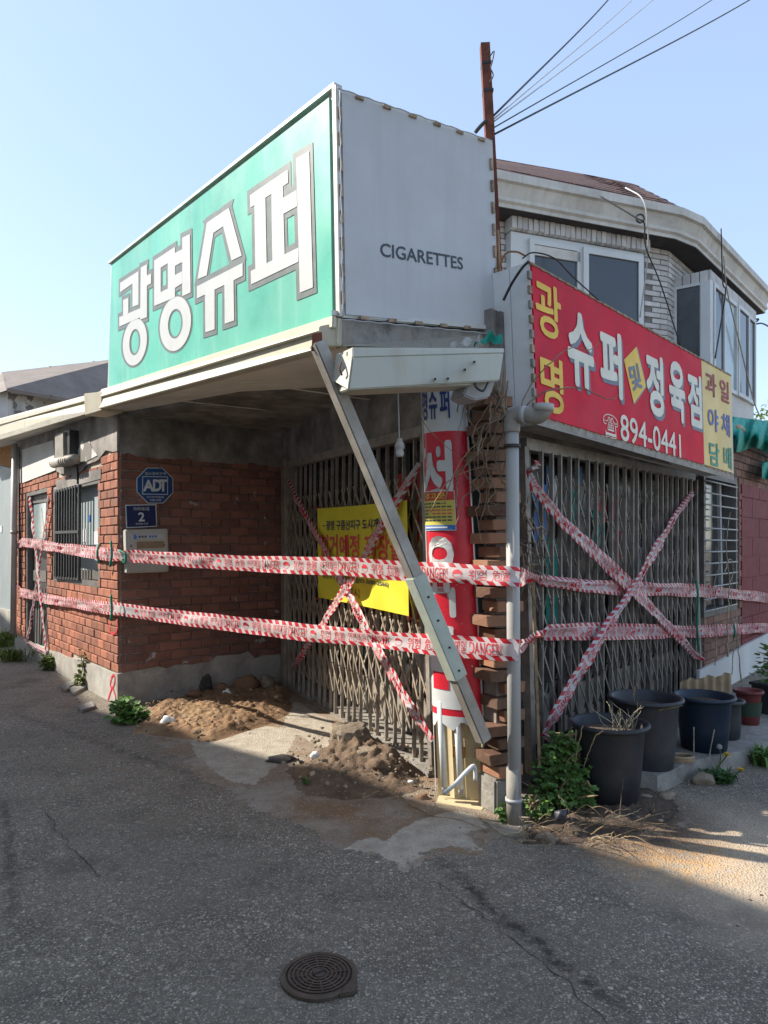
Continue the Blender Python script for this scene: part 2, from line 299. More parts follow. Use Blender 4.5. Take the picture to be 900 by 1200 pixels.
# ------------------------------------------------------------------ helpers
WLOC = {}
def P(px, py, d):
    return Vector(((px - PX0) / FPX * d, d, EYE + (HOR - py) / FPX * d))
def G(px, py, z=0.0):
    d = FPX * (EYE - z) / (py - HOR)
    return Vector(((px - PX0) / FPX * d, d, z))
class Plane:
    def __init__(s, a, b, flip=False):
        s.o = Vector((a[0], a[1], 0)); s.u = Vector((b[0] - a[0], b[1] - a[1], 0)).normalized()
        s.len = (Vector((b[0], b[1], 0)) - s.o).length
        s.n = Vector((s.u.y, -s.u.x, 0))
        if s.n.dot(Vector((0, 0, 0)) - s.o) < 0: s.n = -s.n
    def at(s, px, py, off=0.0):
        r = Vector(((px - PX0) / FPX, 1, (HOR - py) / FPX)); c = Vector((0, 0, EYE))
        t = (s.o + s.n * off - c).dot(s.n) / r.dot(s.n)
        return c + r * t
    def sz(s, px, py):
        p = s.at(px, py); return (p - s.o).dot(s.u), p.z
    def w(s, a, z, off=0.0):
        return s.o + s.u * a + s.n * off + Vector((0, 0, z))
class FreePlane(Plane):
    def __init__(s, a, b, c):
        s.o = a.copy(); s.u = (b - a).normalized(); s.n = (b - a).cross(c - a).normalized()
        if s.n.dot(Vector((0, 0, EYE)) - s.o) < 0: s.n = -s.n
        s.v = s.n.cross(s.u)
        if s.v.z < 0: s.v = -s.v

class MB:
    def __init__(s): s.v = []; s.f = []; s.uv = None
    def vs(s, pts):
        i = len(s.v); s.v += [tuple(p) for p in pts]; return i
    def prism(s, front, vec):
        n = len(front); i = s.vs(front); s.vs([Vector(p) + vec for p in front])
        s.f.append(tuple(range(i, i + n))); s.f.append(tuple(range(i + 2 * n - 1, i + n - 1, -1)))
        for k in range(n):
            j = (k + 1) % n; s.f.append((i + k, i + n + k, i + n + j, i + j))
        return s
    def poly(s, pts):
        i = s.vs(pts); s.f.append(tuple(range(i, i + len(pts)))); return s
    def box(s, c, x, y, z):
        c = Vector(c); pts = [c + a * x + b * y - z for a, b in ((-1, -1), (1, -1), (1, 1), (-1, 1))]
        return s.prism(pts, z * 2)
    def bar(s, a, b, w, h, up=Vector((0, 0, 1))):
        a, b = Vector(a), Vector(b); t = (b - a).normalized()
        sd = t.cross(up)
        if sd.length < 1e-4: sd = t.cross(Vector((1, 0, 0)))
        sd.normalize(); q = sd.cross(t).normalized()
        pts = [a + sd * w / 2 * i + q * h / 2 * j for i, j in ((-1, -1), (1, -1), (1, 1), (-1, 1))]
        return s.prism(pts, b - a)
    def tube(s, pts, r, sides=6, cap=True):
        pts = [Vector(p) for p in pts]; n = len(pts); rings = []
        rr = r if isinstance(r, (list, tuple)) else [r] * n
        prev = None
        for k in range(n):
            t = (pts[min(k + 1, n - 1)] - pts[max(k - 1, 0)])
            t = t.normalized() if t.length > 1e-9 else Vector((0, 0, 1))
            a = prev if prev is not None else (Vector((0, 0, 1)) if abs(t.z) < .9 else Vector((1, 0, 0)))
            x = (a - t * a.dot(t))
            x = x.normalized() if x.length > 1e-6 else t.orthogonal().normalized()
            prev = x; y = t.cross(x)
            rings.append(s.vs([pts[k] + (x * math.cos(2 * math.pi * q / sides) + y * math.sin(2 * math.pi * q / sides)) * rr[k] for q in range(sides)]))
        for k in range(n - 1):
            for q in range(sides):
                e = (q + 1) % sides
                s.f.append((rings[k] + q, rings[k] + e, rings[k + 1] + e, rings[k + 1] + q))
        if cap:
            s.f.append(tuple(rings[0] + q for q in range(sides))[::-1]); s.f.append(tuple(rings[-1] + q for q in range(sides)))
        return s
    def lathe(s, c, prof, seg=28, sq=1.0, ang=0.0):
        c = Vector(c); rings = []
        for r, z in prof:
            rings.append(s.vs([c + Vector((r * math.cos(2 * math.pi * q / seg + ang), r * sq * math.sin(2 * math.pi * q / seg + ang), z)) for q in range(seg)]))
        for k in range(len(prof) - 1):
            for q in range(seg):
                e = (q + 1) % seg; s.f.append((rings[k] + q, rings[k] + e, rings[k + 1] + e, rings[k + 1] + q))
        return s
    def grid(s, fn, nu, nv):
        i = s.vs([fn(a / nu, b / nv) for b in range(nv + 1) for a in range(nu + 1)])
        for b in range(nv):
            for a in range(nu):
                k = i + b * (nu + 1) + a; s.f.append((k, k + 1, k + nu + 2, k + nu + 1))
        return s
    def mesh(s, name, smooth=False, recalc=True):
        me = bpy.data.meshes.new(name); me.from_pydata(s.v, [], s.f)
        if recalc:
            bm = bmesh.new(); bm.from_mesh(me); bmesh.ops.recalc_face_normals(bm, faces=bm.faces); bm.to_mesh(me); bm.free()
        if smooth: me.shade_smooth()
        me.update(); return me
    def build(s, name, m, parent=None, smooth=False, recalc=True, bevel=0):
        me = s.mesh(name, smooth, recalc)
        if bevel:
            bm = bmesh.new(); bm.from_mesh(me)
            bmesh.ops.bevel(bm, geom=[e for e in bm.edges if e.is_manifold and e.calc_face_angle(0) > .5], offset=bevel, segments=2, affect='EDGES', clamp_overlap=True)
            bm.to_mesh(me); bm.free()
        return link(name, me, m, parent)
def link(name, me, m, parent=None, mw=None):
    if m is not None and not me.materials: me.materials.append(M[m] if isinstance(m, str) else m)
    o = bpy.data.objects.new(name, me); COL.objects.link(o)
    if parent is not None:
        o.parent = parent; o.matrix_parent_inverse = Matrix.Translation(-WLOC.get(parent.name, Vector()))
    if mw is not None: o.matrix_basis = mw
    return o
def tag(o, label, cat, group=None, kind=None):
    o['label'] = label; o['category'] = cat
    if group: o['group'] = group
    if kind: o['kind'] = kind
    return o
def thing(name, label, cat, loc=(0, 0, 0), group=None):
    o = bpy.data.objects.new(name, None); COL.objects.link(o); o.location = loc; o.empty_display_size = .1
    WLOC[o.name] = Vector(loc); return tag(o, label, cat, group)
def struct(o, label=None, cat=None):
    o['kind'] = 'structure'
    if label: o['label'] = label; o['category'] = cat
    return o
def plate(pl, poly, t0, t1, name, m, parent=None, bevel=0):
    f = [pl.at(x, y, t1) for x, y in poly]
    return MB().prism(f, -pl.n * (t1 - t0)).build(name, m, parent, bevel=bevel)
def frame_of(pl, poly, w, t0, t1, name, m, parent=None):
    """a four-sided frame following a quadrilateral opening (tl, tr, br, bl)"""
    mb = MB(); pts = [pl.at(x, y, t1) for x, y in poly]; c = sum(pts, Vector()) / 4
    inn = []
    for k in range(4):
        p, a, b = pts[k], pts[k - 1], pts[(k + 1) % 4]
        inn.append(p + (a - p).normalized() * w + (b - p).normalized() * w)
    for k in range(4):
        j = (k + 1) % 4
        mb.prism([pts[k], pts[j], inn[j], inn[k]], -pl.n * (t1 - t0))
    return mb.build(name, m, parent)
def bez(pts, n=10):
    """Catmull-Rom through the points"""
    pts = [Vector(p) for p in pts]; q = [pts[0] * 2 - pts[1]] + pts + [pts[-1] * 2 - pts[-2]]; out = []
    for k in range(1, len(q) - 2):
        for i in range(n):
            t = i / n; a, b, c, d = q[k - 1:k + 3]
            out.append(.5 * ((2 * b) + (c - a) * t + (2 * a - 5 * b + 4 * c - d) * t * t + (3 * b - a - 3 * c + d) * t ** 3))
    out.append(pts[-1]); return out
# --- lettering
_txt = {}
def text_geo(s, bold):
    k = (s, bold)
    if k not in _txt:
        c = bpy.data.curves.new('t', 'FONT'); c.body = s; c.offset = bold; c.resolution_u = 3; c.fill_mode = 'FRONT'
        o = bpy.data.objects.new('t', c); COL.objects.link(o)
        dg = bpy.context.evaluated_depsgraph_get(); me = bpy.data.meshes.new_from_object(o.evaluated_get(dg))
        vs = [v.co.copy() for v in me.vertices]; fs = [tuple(p.vertices) for p in me.polygons]
        bpy.data.objects.remove(o); bpy.data.curves.remove(c); bpy.data.meshes.remove(me)
        x0 = min(v.x for v in vs); x1 = max(v.x for v in vs); y0 = min(v.y for v in vs); y1 = max(v.y for v in vs)
        _txt[k] = ([((v.x - x0) / (x1 - x0), (v.y - y0) / (y1 - y0)) for v in vs], fs, (x1 - x0) / (y1 - y0))
    return _txt[k]
def text_map(mb, s, fn, bold=.012):
    vs, fs, asp = text_geo(s, 0.0); e = bold * .72; ex = e / max(asp, .2) * (1 if asp < 1.6 else 1.0)
    dirs = [(0, 0)] if bold < .014 else [(math.cos(k * math.pi / 4), math.sin(k * math.pi / 4)) for k in range(8)]
    eye = Vector((0, 0, EYE))
    for k, (dx, dy) in enumerate(dirs):
        pts = []
        for a, b in vs:
            p = fn(ex + a * (1 - 2 * ex) + dx * ex, e + b * (1 - 2 * e) + dy * e); pts.append(p + (eye - p).normalized() * (.00025 * k))
        i = mb.vs(pts); mb.f += [tuple(i + q for q in f) for f in fs]
    return mb
class Face:
    """the four traced corners (tl, tr, br, bl) of a flat sign, as a square of s (right) and t (up) on its own plane"""
    def __init__(s, pl, quad):
        s.pl = pl; (x0, y0), (x1, y1), (x2, y2), (x3, y3) = quad
        dx1, dy1, dx2, dy2 = x1 - x2, y1 - y2, x3 - x2, y3 - y2; sx, sy = x0 - x1 + x2 - x3, y0 - y1 + y2 - y3
        det = dx1 * dy2 - dx2 * dy1; g = (sx * dy2 - dx2 * sy) / det; h = (dx1 * sy - sx * dy1) / det
        s.h = Matrix(((x1 - x0 + g * x1, x3 - x0 + h * x3, x0), (y1 - y0 + g * y1, y3 - y0 + h * y3, y0), (g, h, 1))); s.hi = s.h.inverted()
    def px(s, a, b):
        v = s.h @ Vector((a, 1 - b, 1)); return v.x / v.z, v.y / v.z
    def st(s, x, y):
        v = s.hi @ Vector((x, y, 1)); return v.x / v.z, 1 - v.y / v.z
    def w(s, a, b, off=0): return s.pl.at(*s.px(a, b), off)
    def bb(s, pts):
        q = [s.st(*p) for p in pts]; return min(a for a, b in q), min(b for a, b in q), max(a for a, b in q), max(b for a, b in q)
    def text(s, txt, bb, off, m, parent, bold=.012, name='lettering', rot=0):
        a0, b0, a1, b1 = bb; ca, cb = (a0 + a1) / 2, (b0 + b1) / 2
        def fn(a, b):
            x, y = (a - .5), (b - .5)
            if rot: x, y = x * math.cos(rot) - y * math.sin(rot), x * math.sin(rot) + y * math.cos(rot)
            return s.w(ca + x * (a1 - a0), cb + y * (b1 - b0), off)
        return text_map(MB(), txt, fn, bold).build(name, m, parent, recalc=False)
    def rect(s, bb, off0, off1, m, parent, name):
        a0, b0, a1, b1 = bb
        f = [s.w(a, b, off1) for a, b in ((a0, b1), (a1, b1), (a1, b0), (a0, b0))]
        return MB().prism(f, -s.pl.n * (off1 - off0)).build(name, m, parent)
def cv(pts, ox, oy, sc): return [(ox + x / sc, oy + y / sc) for x, y in pts]

# bricks
def brick_mesh(seed, ch=.055):
    r = random.Random(seed); v = []; j = lambda a: r.uniform(-a, a)
    fr = [(-.5 + ch * .6, 1, -.5 + ch * 1.4), (.5 - ch * .6, 1, -.5 + ch * 1.4), (.5 - ch * .6, 1, .5 - ch * 1.4), (-.5 + ch * .6, 1, .5 - ch * 1.4)]
    md = [(-.5, .8, -.5), (.5, .8, -.5), (.5, .8, .5), (-.5, .8, .5)]; bk = [(-.5, 0, -.5), (.5, 0, -.5), (.5, 0, .5), (-.5, 0, .5)]
    for p in fr: v.append((p[0] + j(.012), p[1] + j(.06), p[2] + j(.03)))
    for p in md: v.append((p[0] + j(.008), p[1] + j(.06), p[2] + j(.02)))
    v += bk; f = [(0, 1, 2, 3)]
    for a in (0, 4):
        for k in range(4): q = (k + 1) % 4; f.append((a + k, a + 4 + k, a + 4 + q, a + q))
    f.append((11, 10, 9, 8)); return v, f
BR = [brick_mesh(k) for k in range(8)]
_bm = {}
def brick_data(k, m):
    if (k, m) not in _bm:
        mb = MB(); mb.v = list(BR[k][0]); mb.f = list(BR[k][1]); me = mb.mesh('brick'); me.materials.append(M[m]); _bm[(k, m)] = me
    return _bm[(k, m)]
def lay_bricks(parent, pl, s0, s1, z0, z1, L, H, holes, m, top=None, limit=300, j=.010, depth=.02, ofs=0.0, skip=0.0, name='brick', bottom=None):
    items = []; row = 0; z = z0
    while z + H * .6 < z1:
        x = s0 - (L * .5 if row % 2 else 0) - ofs
        while x < s1:
            a, b = max(x, s0), min(x + L, s1); x += L
            if b - a < .04: continue
            zc = z + H / 2; ok = True
            for (h0, h1, g0, g1) in holes:
                if g0 < zc < g1 and b > h0 and a < h1:
                    if a < h0 - .03: b = h0
                    elif b > h1 + .03: a = h1
                    else: ok = False
            if not ok or b - a < .04: continue
            mid = (a + b) / 2
            if top and zc > top(mid): continue
            if bottom and zc < bottom(mid): continue
            if skip and rnd.random() < skip: continue
            items.append((a, b, zc))
        z += H; row += 1
    items.sort(key=lambda q: (pl.w((q[0] + q[1]) / 2, q[2]) - Vector((0, 0, EYE))).length)
    rest = MB(); nrest = 0
    for i, (a, b, zc) in enumerate(items):
        k = rnd.randrange(8); dep = depth * rnd.uniform(.75, 1.15)
        mw = Matrix.Translation(pl.w((a + b) / 2, zc, 0)) @ Matrix(((pl.u.x, pl.n.x, 0, 0), (pl.u.y, pl.n.y, 0, 0), (0, 0, 1, 0), (0, 0, 0, 1))) \
            @ Matrix.Rotation(rnd.gauss(0, .006), 4, 'Y') @ Matrix.Diagonal((b - a - j, dep, H - j, 1))
        if i < limit: link(name, brick_data(k, m), None, parent, mw)
        else:
            n0 = rest.vs([mw @ Vector(v) for v in BR[k][0]]); rest.f += [tuple(n0 + q for q in f) for f in BR[k][1]]; nrest += 1
    if nrest:
        o = rest.build(name + 'work', m, parent); o['kind'] = 'stuff'
    return len(items)

# ------------------------------------------------------------------ planes of the place
K = Vector((-2.47, 6.62, 0)); FAR = Vector((-5.28, 10.2, 0)); E_ = Vector((-1.095, 7.7, 0))
LW = Plane(K, FAR); DW = Plane(K, E_)
GL0, GL1 = Vector((-1.0, 7.41, 0)), Vector((.33, 4.56, 0)); LG = Plane(GL0, GL1)
GR0, GR1 = Vector((.917, 4.35, 0)), Vector((3.08, 6.9, 0)); RG = Plane(GR0, GR1)
A0, B0, C0 = P(401, 372, 3.54), P(126, 457, 6.49), P(586, 389, 4.2)          # foot of the roof sign
A1, B1, C1 = P(396, 103, 3.54), P(130, 310, 6.49), P(577, 165, 4.2)          # its top

# ------------------------------------------------------------------ setting: ground
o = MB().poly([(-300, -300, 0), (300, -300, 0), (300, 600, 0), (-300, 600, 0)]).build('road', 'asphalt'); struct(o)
apron = [G(x, y) for x, y in ((142, 840), (195, 882), (240, 915), (300, 950), (350, 968), (395, 1000), (440, 1004), (475, 1022), (505, 1000), (560, 1004), (585, 985), (640, 962), (600, 925), (520, 905), (345, 800), (330, 792), (140, 822))]
def poly_dist(outline, x, y):
    p = Vector((x, y)); d = 9.0; c = False
    for k in range(len(outline)):
        a, b = outline[k].xy, outline[k - 1].xy; t = max(0, min(1, (p - a).dot(b - a) / max(1e-9, (b - a).length_squared))); d = min(d, (a + (b - a) * t - p).length)
        if (a.y > y) != (b.y > y) and x < (b.x - a.x) * (y - a.y) / (b.y - a.y) + a.x: c = not c
    return d if c else -d
patches = [[G(x, y) for x, y in q] for q in (((440, 1008), (450, 985), (480, 966), (530, 950), (562, 958), (570, 972), (545, 978), (566, 1000), (530, 994), (498, 1000), (474, 1020)),
    ((215, 858), (300, 850), (350, 856), (340, 880), (322, 900), (300, 922), (262, 915), (232, 890)), ((345, 822), (395, 850), (440, 880), (400, 890), (365, 872), (330, 850)), ((395, 1003), (420, 985), (450, 980), (440, 1004)))]
mb = MB(); idx = {}; ed_, pa_ = [], []; st_ = .045
for i in range(-70, 50):
    for j in range(66, 180):
        x, y = i * st_, j * st_; d = poly_dist(apron, x, y)
        if d > -.3:
            q = noise.noise(Vector((x * 3, y * 3, 0))) * .004
            idx[(i, j)] = len(mb.v); e_ = max(0, min(1, (d + .28) / .3)); mb.v.append((x, y, .0008 + e_ * (.006 + q))); ed_.append(max(-1, min(1, d / .22))); pa_.append(max(-1, min(1, max(poly_dist(k, x, y) for k in patches) / .12)))
for (i, j), k in idx.items():
    if all(q in idx for q in ((i + 1, j), (i, j + 1), (i + 1, j + 1))): mb.f.append((k, idx[(i + 1, j)], idx[(i + 1, j + 1)], idx[(i, j + 1)]))
me = mb.mesh('pavement', True, False)
for nm, dat in (('edge', ed_), ('patch', pa_)): me.attributes.new(nm, 'FLOAT', 'POINT').data.foreach_set('value', dat)
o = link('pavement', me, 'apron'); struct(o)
# cracks in the asphalt
def crack(pts, w, seed):
    pts = bez([G(*p) for p in pts], 14); mb = MB(); l = []; r = []
    for k, p in enumerate(pts):
        t = (pts[min(k + 1, len(pts) - 1)] - pts[max(k - 1, 0)]).normalized(); sd = Vector((-t.y, t.x, 0))
        q = noise.noise(p * 13 + Vector((seed, 0, 0))) * .03; ww = w * (.25 + abs(noise.noise(p * 21))) * min(1, k / 4, (len(pts) - 1 - k) / 4)
        l.append(p + sd * (q + ww) + Vector((0, 0, .003))); r.append(p + sd * (q - ww) + Vector((0, 0, .003)))
    n = len(l); i = mb.vs(l); mb.vs(r)
    for k in range(n - 1): mb.f.append((i + k, i + k + 1, i + n + k + 1, i + n + k))
    return mb.build('crack', 'crack_fill', bpy.data.objects['road'], recalc=False)
crack([(50, 945), (75, 985), (105, 1015), (118, 1030)], .0045, 1)
crack([(505, 1032), (545, 1058), (600, 1100), (660, 1150), (720, 1205)], .0045, 2)
crack([(470, 1010), (505, 1032), (520, 1045)], .008, 4)

# kerb and raised footing in front of the right hand facade
kb = [G(770, 932), G(807, 913), G(869, 899), G(905, 884), G(960, 862), G(1050, 838)]
KH = .105
mb = MB(); n = len(kb)
line = []
for k in range(n - 1):
    for i in range(8):
        p = kb[k].lerp(kb[k + 1], i / 8); q = noise.noise(p * 7) * .02; line.append(p + Vector((q, q, 0)))
topl = [p + Vector((.02 + noise.noise(p * 11) * .015, .03, KH + noise.noise(p * 5) * .012)) for p in line]
back = [RG.w(max(.3, min(9, (p - RG.o).dot(RG.u))), KH + .012, .0) for p in line]
i = mb.vs(line); j = mb.vs(topl); l = mb.vs(back); m_ = len(line)
for k in range(m_ - 1):
    mb.f.append((i + k, i + k + 1, j + k + 1, j + k)); mb.f.append((j + k, j + k + 1, l + k + 1, l + k))
mb.f.append((i, j, l)); 
o = mb.build('kerb', 'kerb'); struct(o)

def holed_wall(pl, s0, s1, z0, topf, holes, th, name, m, par, off=0.0):
    hs_ = sorted(holes); mb = MB(); x = s0
    def q(a, b, c0, c1, d0, d1): mb.prism([pl.w(a, c0, off), pl.w(b, c1, off), pl.w(b, d1, off), pl.w(a, d0, off)], -pl.n * th)
    for h0, h1, g0, g1 in hs_:
        q(x, h0, z0, z0, topf(x), topf(h0)); 
        if g0 > z0 + .01: q(h0, h1, z0, z0, g0, g0)
        q(h0, h1, g1, g1, topf(h0), topf(h1)); x = h1
    q(x, s1, z0, z0, topf(x), topf(s1)); return mb.build(name, m, par)
def rect_px(pl, h):
    out = []
    for a, z in ((h[0], h[3]), (h[1], h[3]), (h[1], h[2]), (h[0], h[2])):
        p = pl.w(a, z); out.append((PX0 + FPX * p.x / p.y, HOR - FPX * (p.z - EYE) / p.y))
    if out[0][0] > out[1][0]: out = [out[1], out[0], out[3], out[2]]
    return out
# ------------------------------------------------------------------ left wall (sunlit brick)
wl = thing('brick_wall', 'sunlit red brick wall with door and grille window on the left street', 'wall', K)
LWZ = 3.05
door = [(34, 577), (57, 573), (53.5, 767), (31, 760)]; win = [(63, 573), (117, 560), (117, 681), (62.5, 680)]
def sbox(pl, q):
    a = [pl.sz(*p) for p in q]; return (min(x for x, _ in a), max(x for x, _ in a), min(z for _, z in a), max(z for _, z in a))
hd, hw = sbox(LW, door), sbox(LW, win)
door, win = rect_px(LW, hd), rect_px(LW, hw)
holed_wall(LW, 0, LW.len + .02, 0, lambda x: 2.76 + .36 * x / LW.len, [hd, hw], .22, 'mortar_bed', 'mortar', wl)
ln = [LW.sz(*p) for p in ((26, 566), (64, 551), (92, 560), (104, 545), (118, 540), (126, 528), (137, 530))]
def ltop(s):
    pts = sorted(ln)
    if s <= pts[0][0]: return pts[0][1]
    for (a, za), (b, zb) in zip(pts, pts[1:]):
        if a <= s <= b: return za + (zb - za) * (s - a) / (b - a)
    return pts[-1][1]
zb = LW.sz(140, 789)[1]
lay_bricks(wl, LW, .0, LW.len, zb - .0865 * 2, 2.9, .212, .0865, [hd, hw], 'brick', top=lambda s: ltop(s) - .02, bottom=lambda s: zb - .028 * s)
# plaster band with a ragged lower edge
pts = [LW.w(s, ltop(s) + noise.noise(Vector((s * 9, 0, 0))) * .03, .026) for s in [LW.len * k / 40 for k in range(41)]]
pts += [LW.w(LW.len, 3.11, .026), LW.w(0, 2.755, .026)]
MB().prism(pts, -LW.n * .024).build('plaster_band', 'plaster', wl)
o = MB().prism([LW.w(-.022, 0, .03), LW.w(LW.len, 0, .03), LW.w(LW.len, zb - .03 * LW.len, .03)] + [LW.w(s, zb - .03 * s + noise.noise(Vector((s * 6, 3, 0))) * .025, .03) for s in [LW.len * (1 - k / 24) for k in range(24)]] + [LW.w(-.022, zb, .03)], -LW.n * .05).build('plinth', 'plinth', wl)
plate(LW, [(26, 527), (62, 516), (65, 551), (26, 566)], .027, .034, 'white_panel', 'white_wall', wl)
plate(LW, cv([(380, 150), (415, 143), (430, 180), (455, 215), (400, 245), (352, 262), (365, 195)], 0, 480, 4), .027, .033, 'paint_patch', 'peel', wl)
# red graffiti on the plinth corner
gr = MB(); 
def stroke(pl, pts, w, off, mb):
    q = bez([pl.at(x, y, off) for x, y in pts], 6)
    for k in range(len(q) - 1):
        t = (q[k + 1] - q[k]).normalized(); sd = t.cross(pl.n) * w
        mb.poly([q[k] - sd, q[k + 1] - sd, q[k + 1] + sd, q[k] + sd])
stroke(LW, [(130, 795), (133, 791), (134.5, 797), (132, 806), (129, 803), (130, 796)], .012, .034, gr); stroke(LW, [(131, 806), (127, 818), (125, 827)], .012, .0345, gr); stroke(LW, [(132, 806), (135, 816), (136, 826)], .012, .0345, gr)
gr.build('graffiti', 'tape_red', wl, recalc=False)
gr = MB(); stroke(LW, [(129, 728), (128, 738), (132, 743), (137, 738), (137, 726)], .01, .026, gr); gr.build('graffiti', 'tape_red', wl, recalc=False)
# door
dr = plate(LW, door, -.12, -.06, 'door', 'black_steel', wl)
frame_of(LW, door, .05, -.06, .012, 'door_frame', 'frame_dark', wl)
plate(LW, [(39, 592), (54, 589), (53, 640), (38, 642)], -.06, -.054, 'pane', 'pane_green', dr)
plate(LW, [(37, 668), (54, 669), (54, 682), (37, 680)], -.06, -.05, 'lock_plate', 'frame_dark', dr)
plate(LW, [(36, 580), (56, 577), (56, 588), (37, 590)], -.06, -.045, 'transom_panel', 'frame_dark', dr)
for k in range(6):
    x = 36.5 + k * 3
    plate(LW, [(x, 690), (x + .9, 690), (x - .5, 757), (x - 1.4, 757)], -.06, -.052, 'ridge', 'frame_dark', dr)
# window: two panes, steel grille over the left one
wn = plate(LW, win, -.12, -.09, 'window', 'glass', wl)
frame_of(LW, win, .05, -.09, .02, 'window_frame', 'frame_dark', wn)
plate(LW, [(94, 573), (116, 568), (116, 672), (94, 671)], -.09, -.075, 'frosted_pane', 'frost', wn)
plate(LW, [(92, 668), (117, 668), (117, 679), (92, 679)], -.09, -.06, 'sill_rail', 'frame_dark', wn)
plate(LW, [(66, 563), (118, 549), (118, 561), (66, 575)], .0, .027, 'lintel', 'plaster', wl)
for q in (((97, 620.5), (101, 619.5), (101, 635), (97, 635.5)), ((110, 623), (115, 622), (115, 638), (110, 638.5))):
    plate(LW, list(q), -.074, -.071, 'paper_slip', 'white_print', wn)
plate(LW, [(103.5, 604), (106, 603), (106.5, 611), (103.5, 611.5)], -.074, -.071, 'sticker', 'poster_blue', wn)
gq = [(64, 575), (92, 567.5), (91.5, 680), (63, 678)]
gl = frame_of(LW, gq, .025, .02, .05, 'grille', 'black_steel', wl)
for k in range(1, 9):
    a = k / 9; t = LW.at(64 + 28 * a, 575 - 7.5 * a, .045); b = LW.at(63 + 28.5 * a, 678 + 2 * a, .045)
    MB().bar(t, b, .022, .022, LW.n).build('bar', 'black_steel', gl)
MB().bar(LW.at(64, 624, .062), LW.at(92, 623, .062), .03, .012, LW.n).build('cross_bar', 'black_steel', gl)
# flue box and cable on the plaster
fl = thing('flue_vent', 'rusty metal flue vent fixed to the plaster above the barred window', 'vent', LW.at(72, 550))
plate(LW, [(64, 509), (74, 506), (74.5, 541), (64, 543)], .026, .15, 'housing', 'pvc_dark', fl, .01)
plate(LW, [(75, 505), (81.5, 503.5), (81.5, 545), (75, 546)], .026, .12, 'back_plate', 'black_steel', fl, .006)
MB().tube([LW.at(63, 543, .12), LW.at(88, 538, .12)], .055, 14).build('pipe', 'strut', fl, True)
for k in range(4):
    x = 74 + k * 2.4; MB().tube([LW.at(x, 541 - k * .5, .12), LW.at(x + .8, 540.8 - k * .5, .12)], .062, 14).build('ring', 'strut', fl, True)
MB().tube(bez([LW.at(86, 540, .1), LW.at(90, 546, .06), LW.at(91, 560, .035), LW.at(91, 567, .035)], 5), .012, 6).build('cable', 'cable', fl, True)

# downpipe at the far end of the left wall
pp = thing('drain_pipe', 'slim grey drain pipe at the far left end of the sunlit wall', 'pipe', LW.at(17, 744, .1) * 1)
MB().tube([LW.at(17.5, 520, .1), LW.at(15.5, 742, .1)], .04, 12).build('pipe', 'pvc', pp, True)
for y in (531, 622): MB().tube([LW.at(16.8, y, .1), LW.at(16.7, y + 3, .1)], .05, 12).build('bracket', 'strut', pp, True)
pp2 = MB().bar(LW.at(23, 524, .02), LW.at(23.5, 690, .02), .05, .04, LW.n).build('cable_duct', 'black_steel'); tag(pp2, 'thin dark vertical duct beside the slim grey drain pipe', 'duct')

# ------------------------------------------------------------------ recess wall (shaded brick with the plates)
wd = thing('brick_wall', 'shaded dark brick wall carrying the blue security and address plates', 'wall', K)
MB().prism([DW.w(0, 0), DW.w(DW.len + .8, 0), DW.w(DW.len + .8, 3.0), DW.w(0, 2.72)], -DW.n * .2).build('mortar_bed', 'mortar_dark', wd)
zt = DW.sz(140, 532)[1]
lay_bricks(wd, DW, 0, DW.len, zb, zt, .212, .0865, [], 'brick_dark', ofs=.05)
pts = [DW.w(s, zt - .01 + noise.noise(Vector((s * 7, 5, 0))) * .05, .025) for s in [DW.len * k / 24 for k in range(25)]]
MB().prism(pts + [DW.w(DW.len, 2.88, .025), DW.w(0, 2.71, .025)], -DW.n * .023).build('plaster_band', 'plaster_dark', wd)
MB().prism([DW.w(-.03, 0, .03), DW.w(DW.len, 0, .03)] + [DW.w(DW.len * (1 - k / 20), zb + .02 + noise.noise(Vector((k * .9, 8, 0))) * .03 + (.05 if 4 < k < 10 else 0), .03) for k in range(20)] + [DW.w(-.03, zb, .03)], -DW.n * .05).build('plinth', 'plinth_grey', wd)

# security octagon
ad = thing('security_sign', 'blue octagonal security sign on the shaded brick wall', 'sign', DW.at(181, 568))
oc = cv([(352, 88), (548, 88), (688, 222), (688, 410), (560, 545), (365, 545), (222, 400), (218, 225)], 140, 540, 10.91)
plate(DW, oc, .022, .034, 'rim', 'white_print', ad)
cx, cy = 181.7, 569
plate(DW, [(cx + (x - cx) * .955, cy + (y - cy) * .955) for x, y in oc], .034, .037, 'plate', 'blue_plate', ad)
F_ad = Face(DW, [(160, 547), (203, 548), (203, 590), (160, 589.5)])
def adb(q): return F_ad.bb(cv(q, 140, 540, 10.91))
F_ad.rect(adb([(292, 195), (620, 435)]), .037, .0385, 'white_print', ad, 'emblem_border')
F_ad.rect(adb([(302, 205), (611, 425)]), .0385, .040, 'blue_plate', ad, 'emblem_field')
F_ad.text('A', adb([(303, 240), (440, 392)]), .0415, 'white_print', ad, .07)
F_ad.text('D', adb([(428, 236), (540, 392)]), .0422, 'white_print', ad, .07)
F_ad.text('T', adb([(505, 236), (612, 395)]), .0429, 'white_print', ad, .07)
F_ad.text('캡스경비구역', adb([(325, 142), (590, 185)]), .0385, 'white_print', ad, .02)
F_ad.text('CCTV작동중', adb([(348, 448), (570, 480)]), .0385, 'white_print', ad, .02)
F_ad.text('1588-6400', adb([(388, 488), (535, 516)]), .0385, 'white_print', ad, .02)
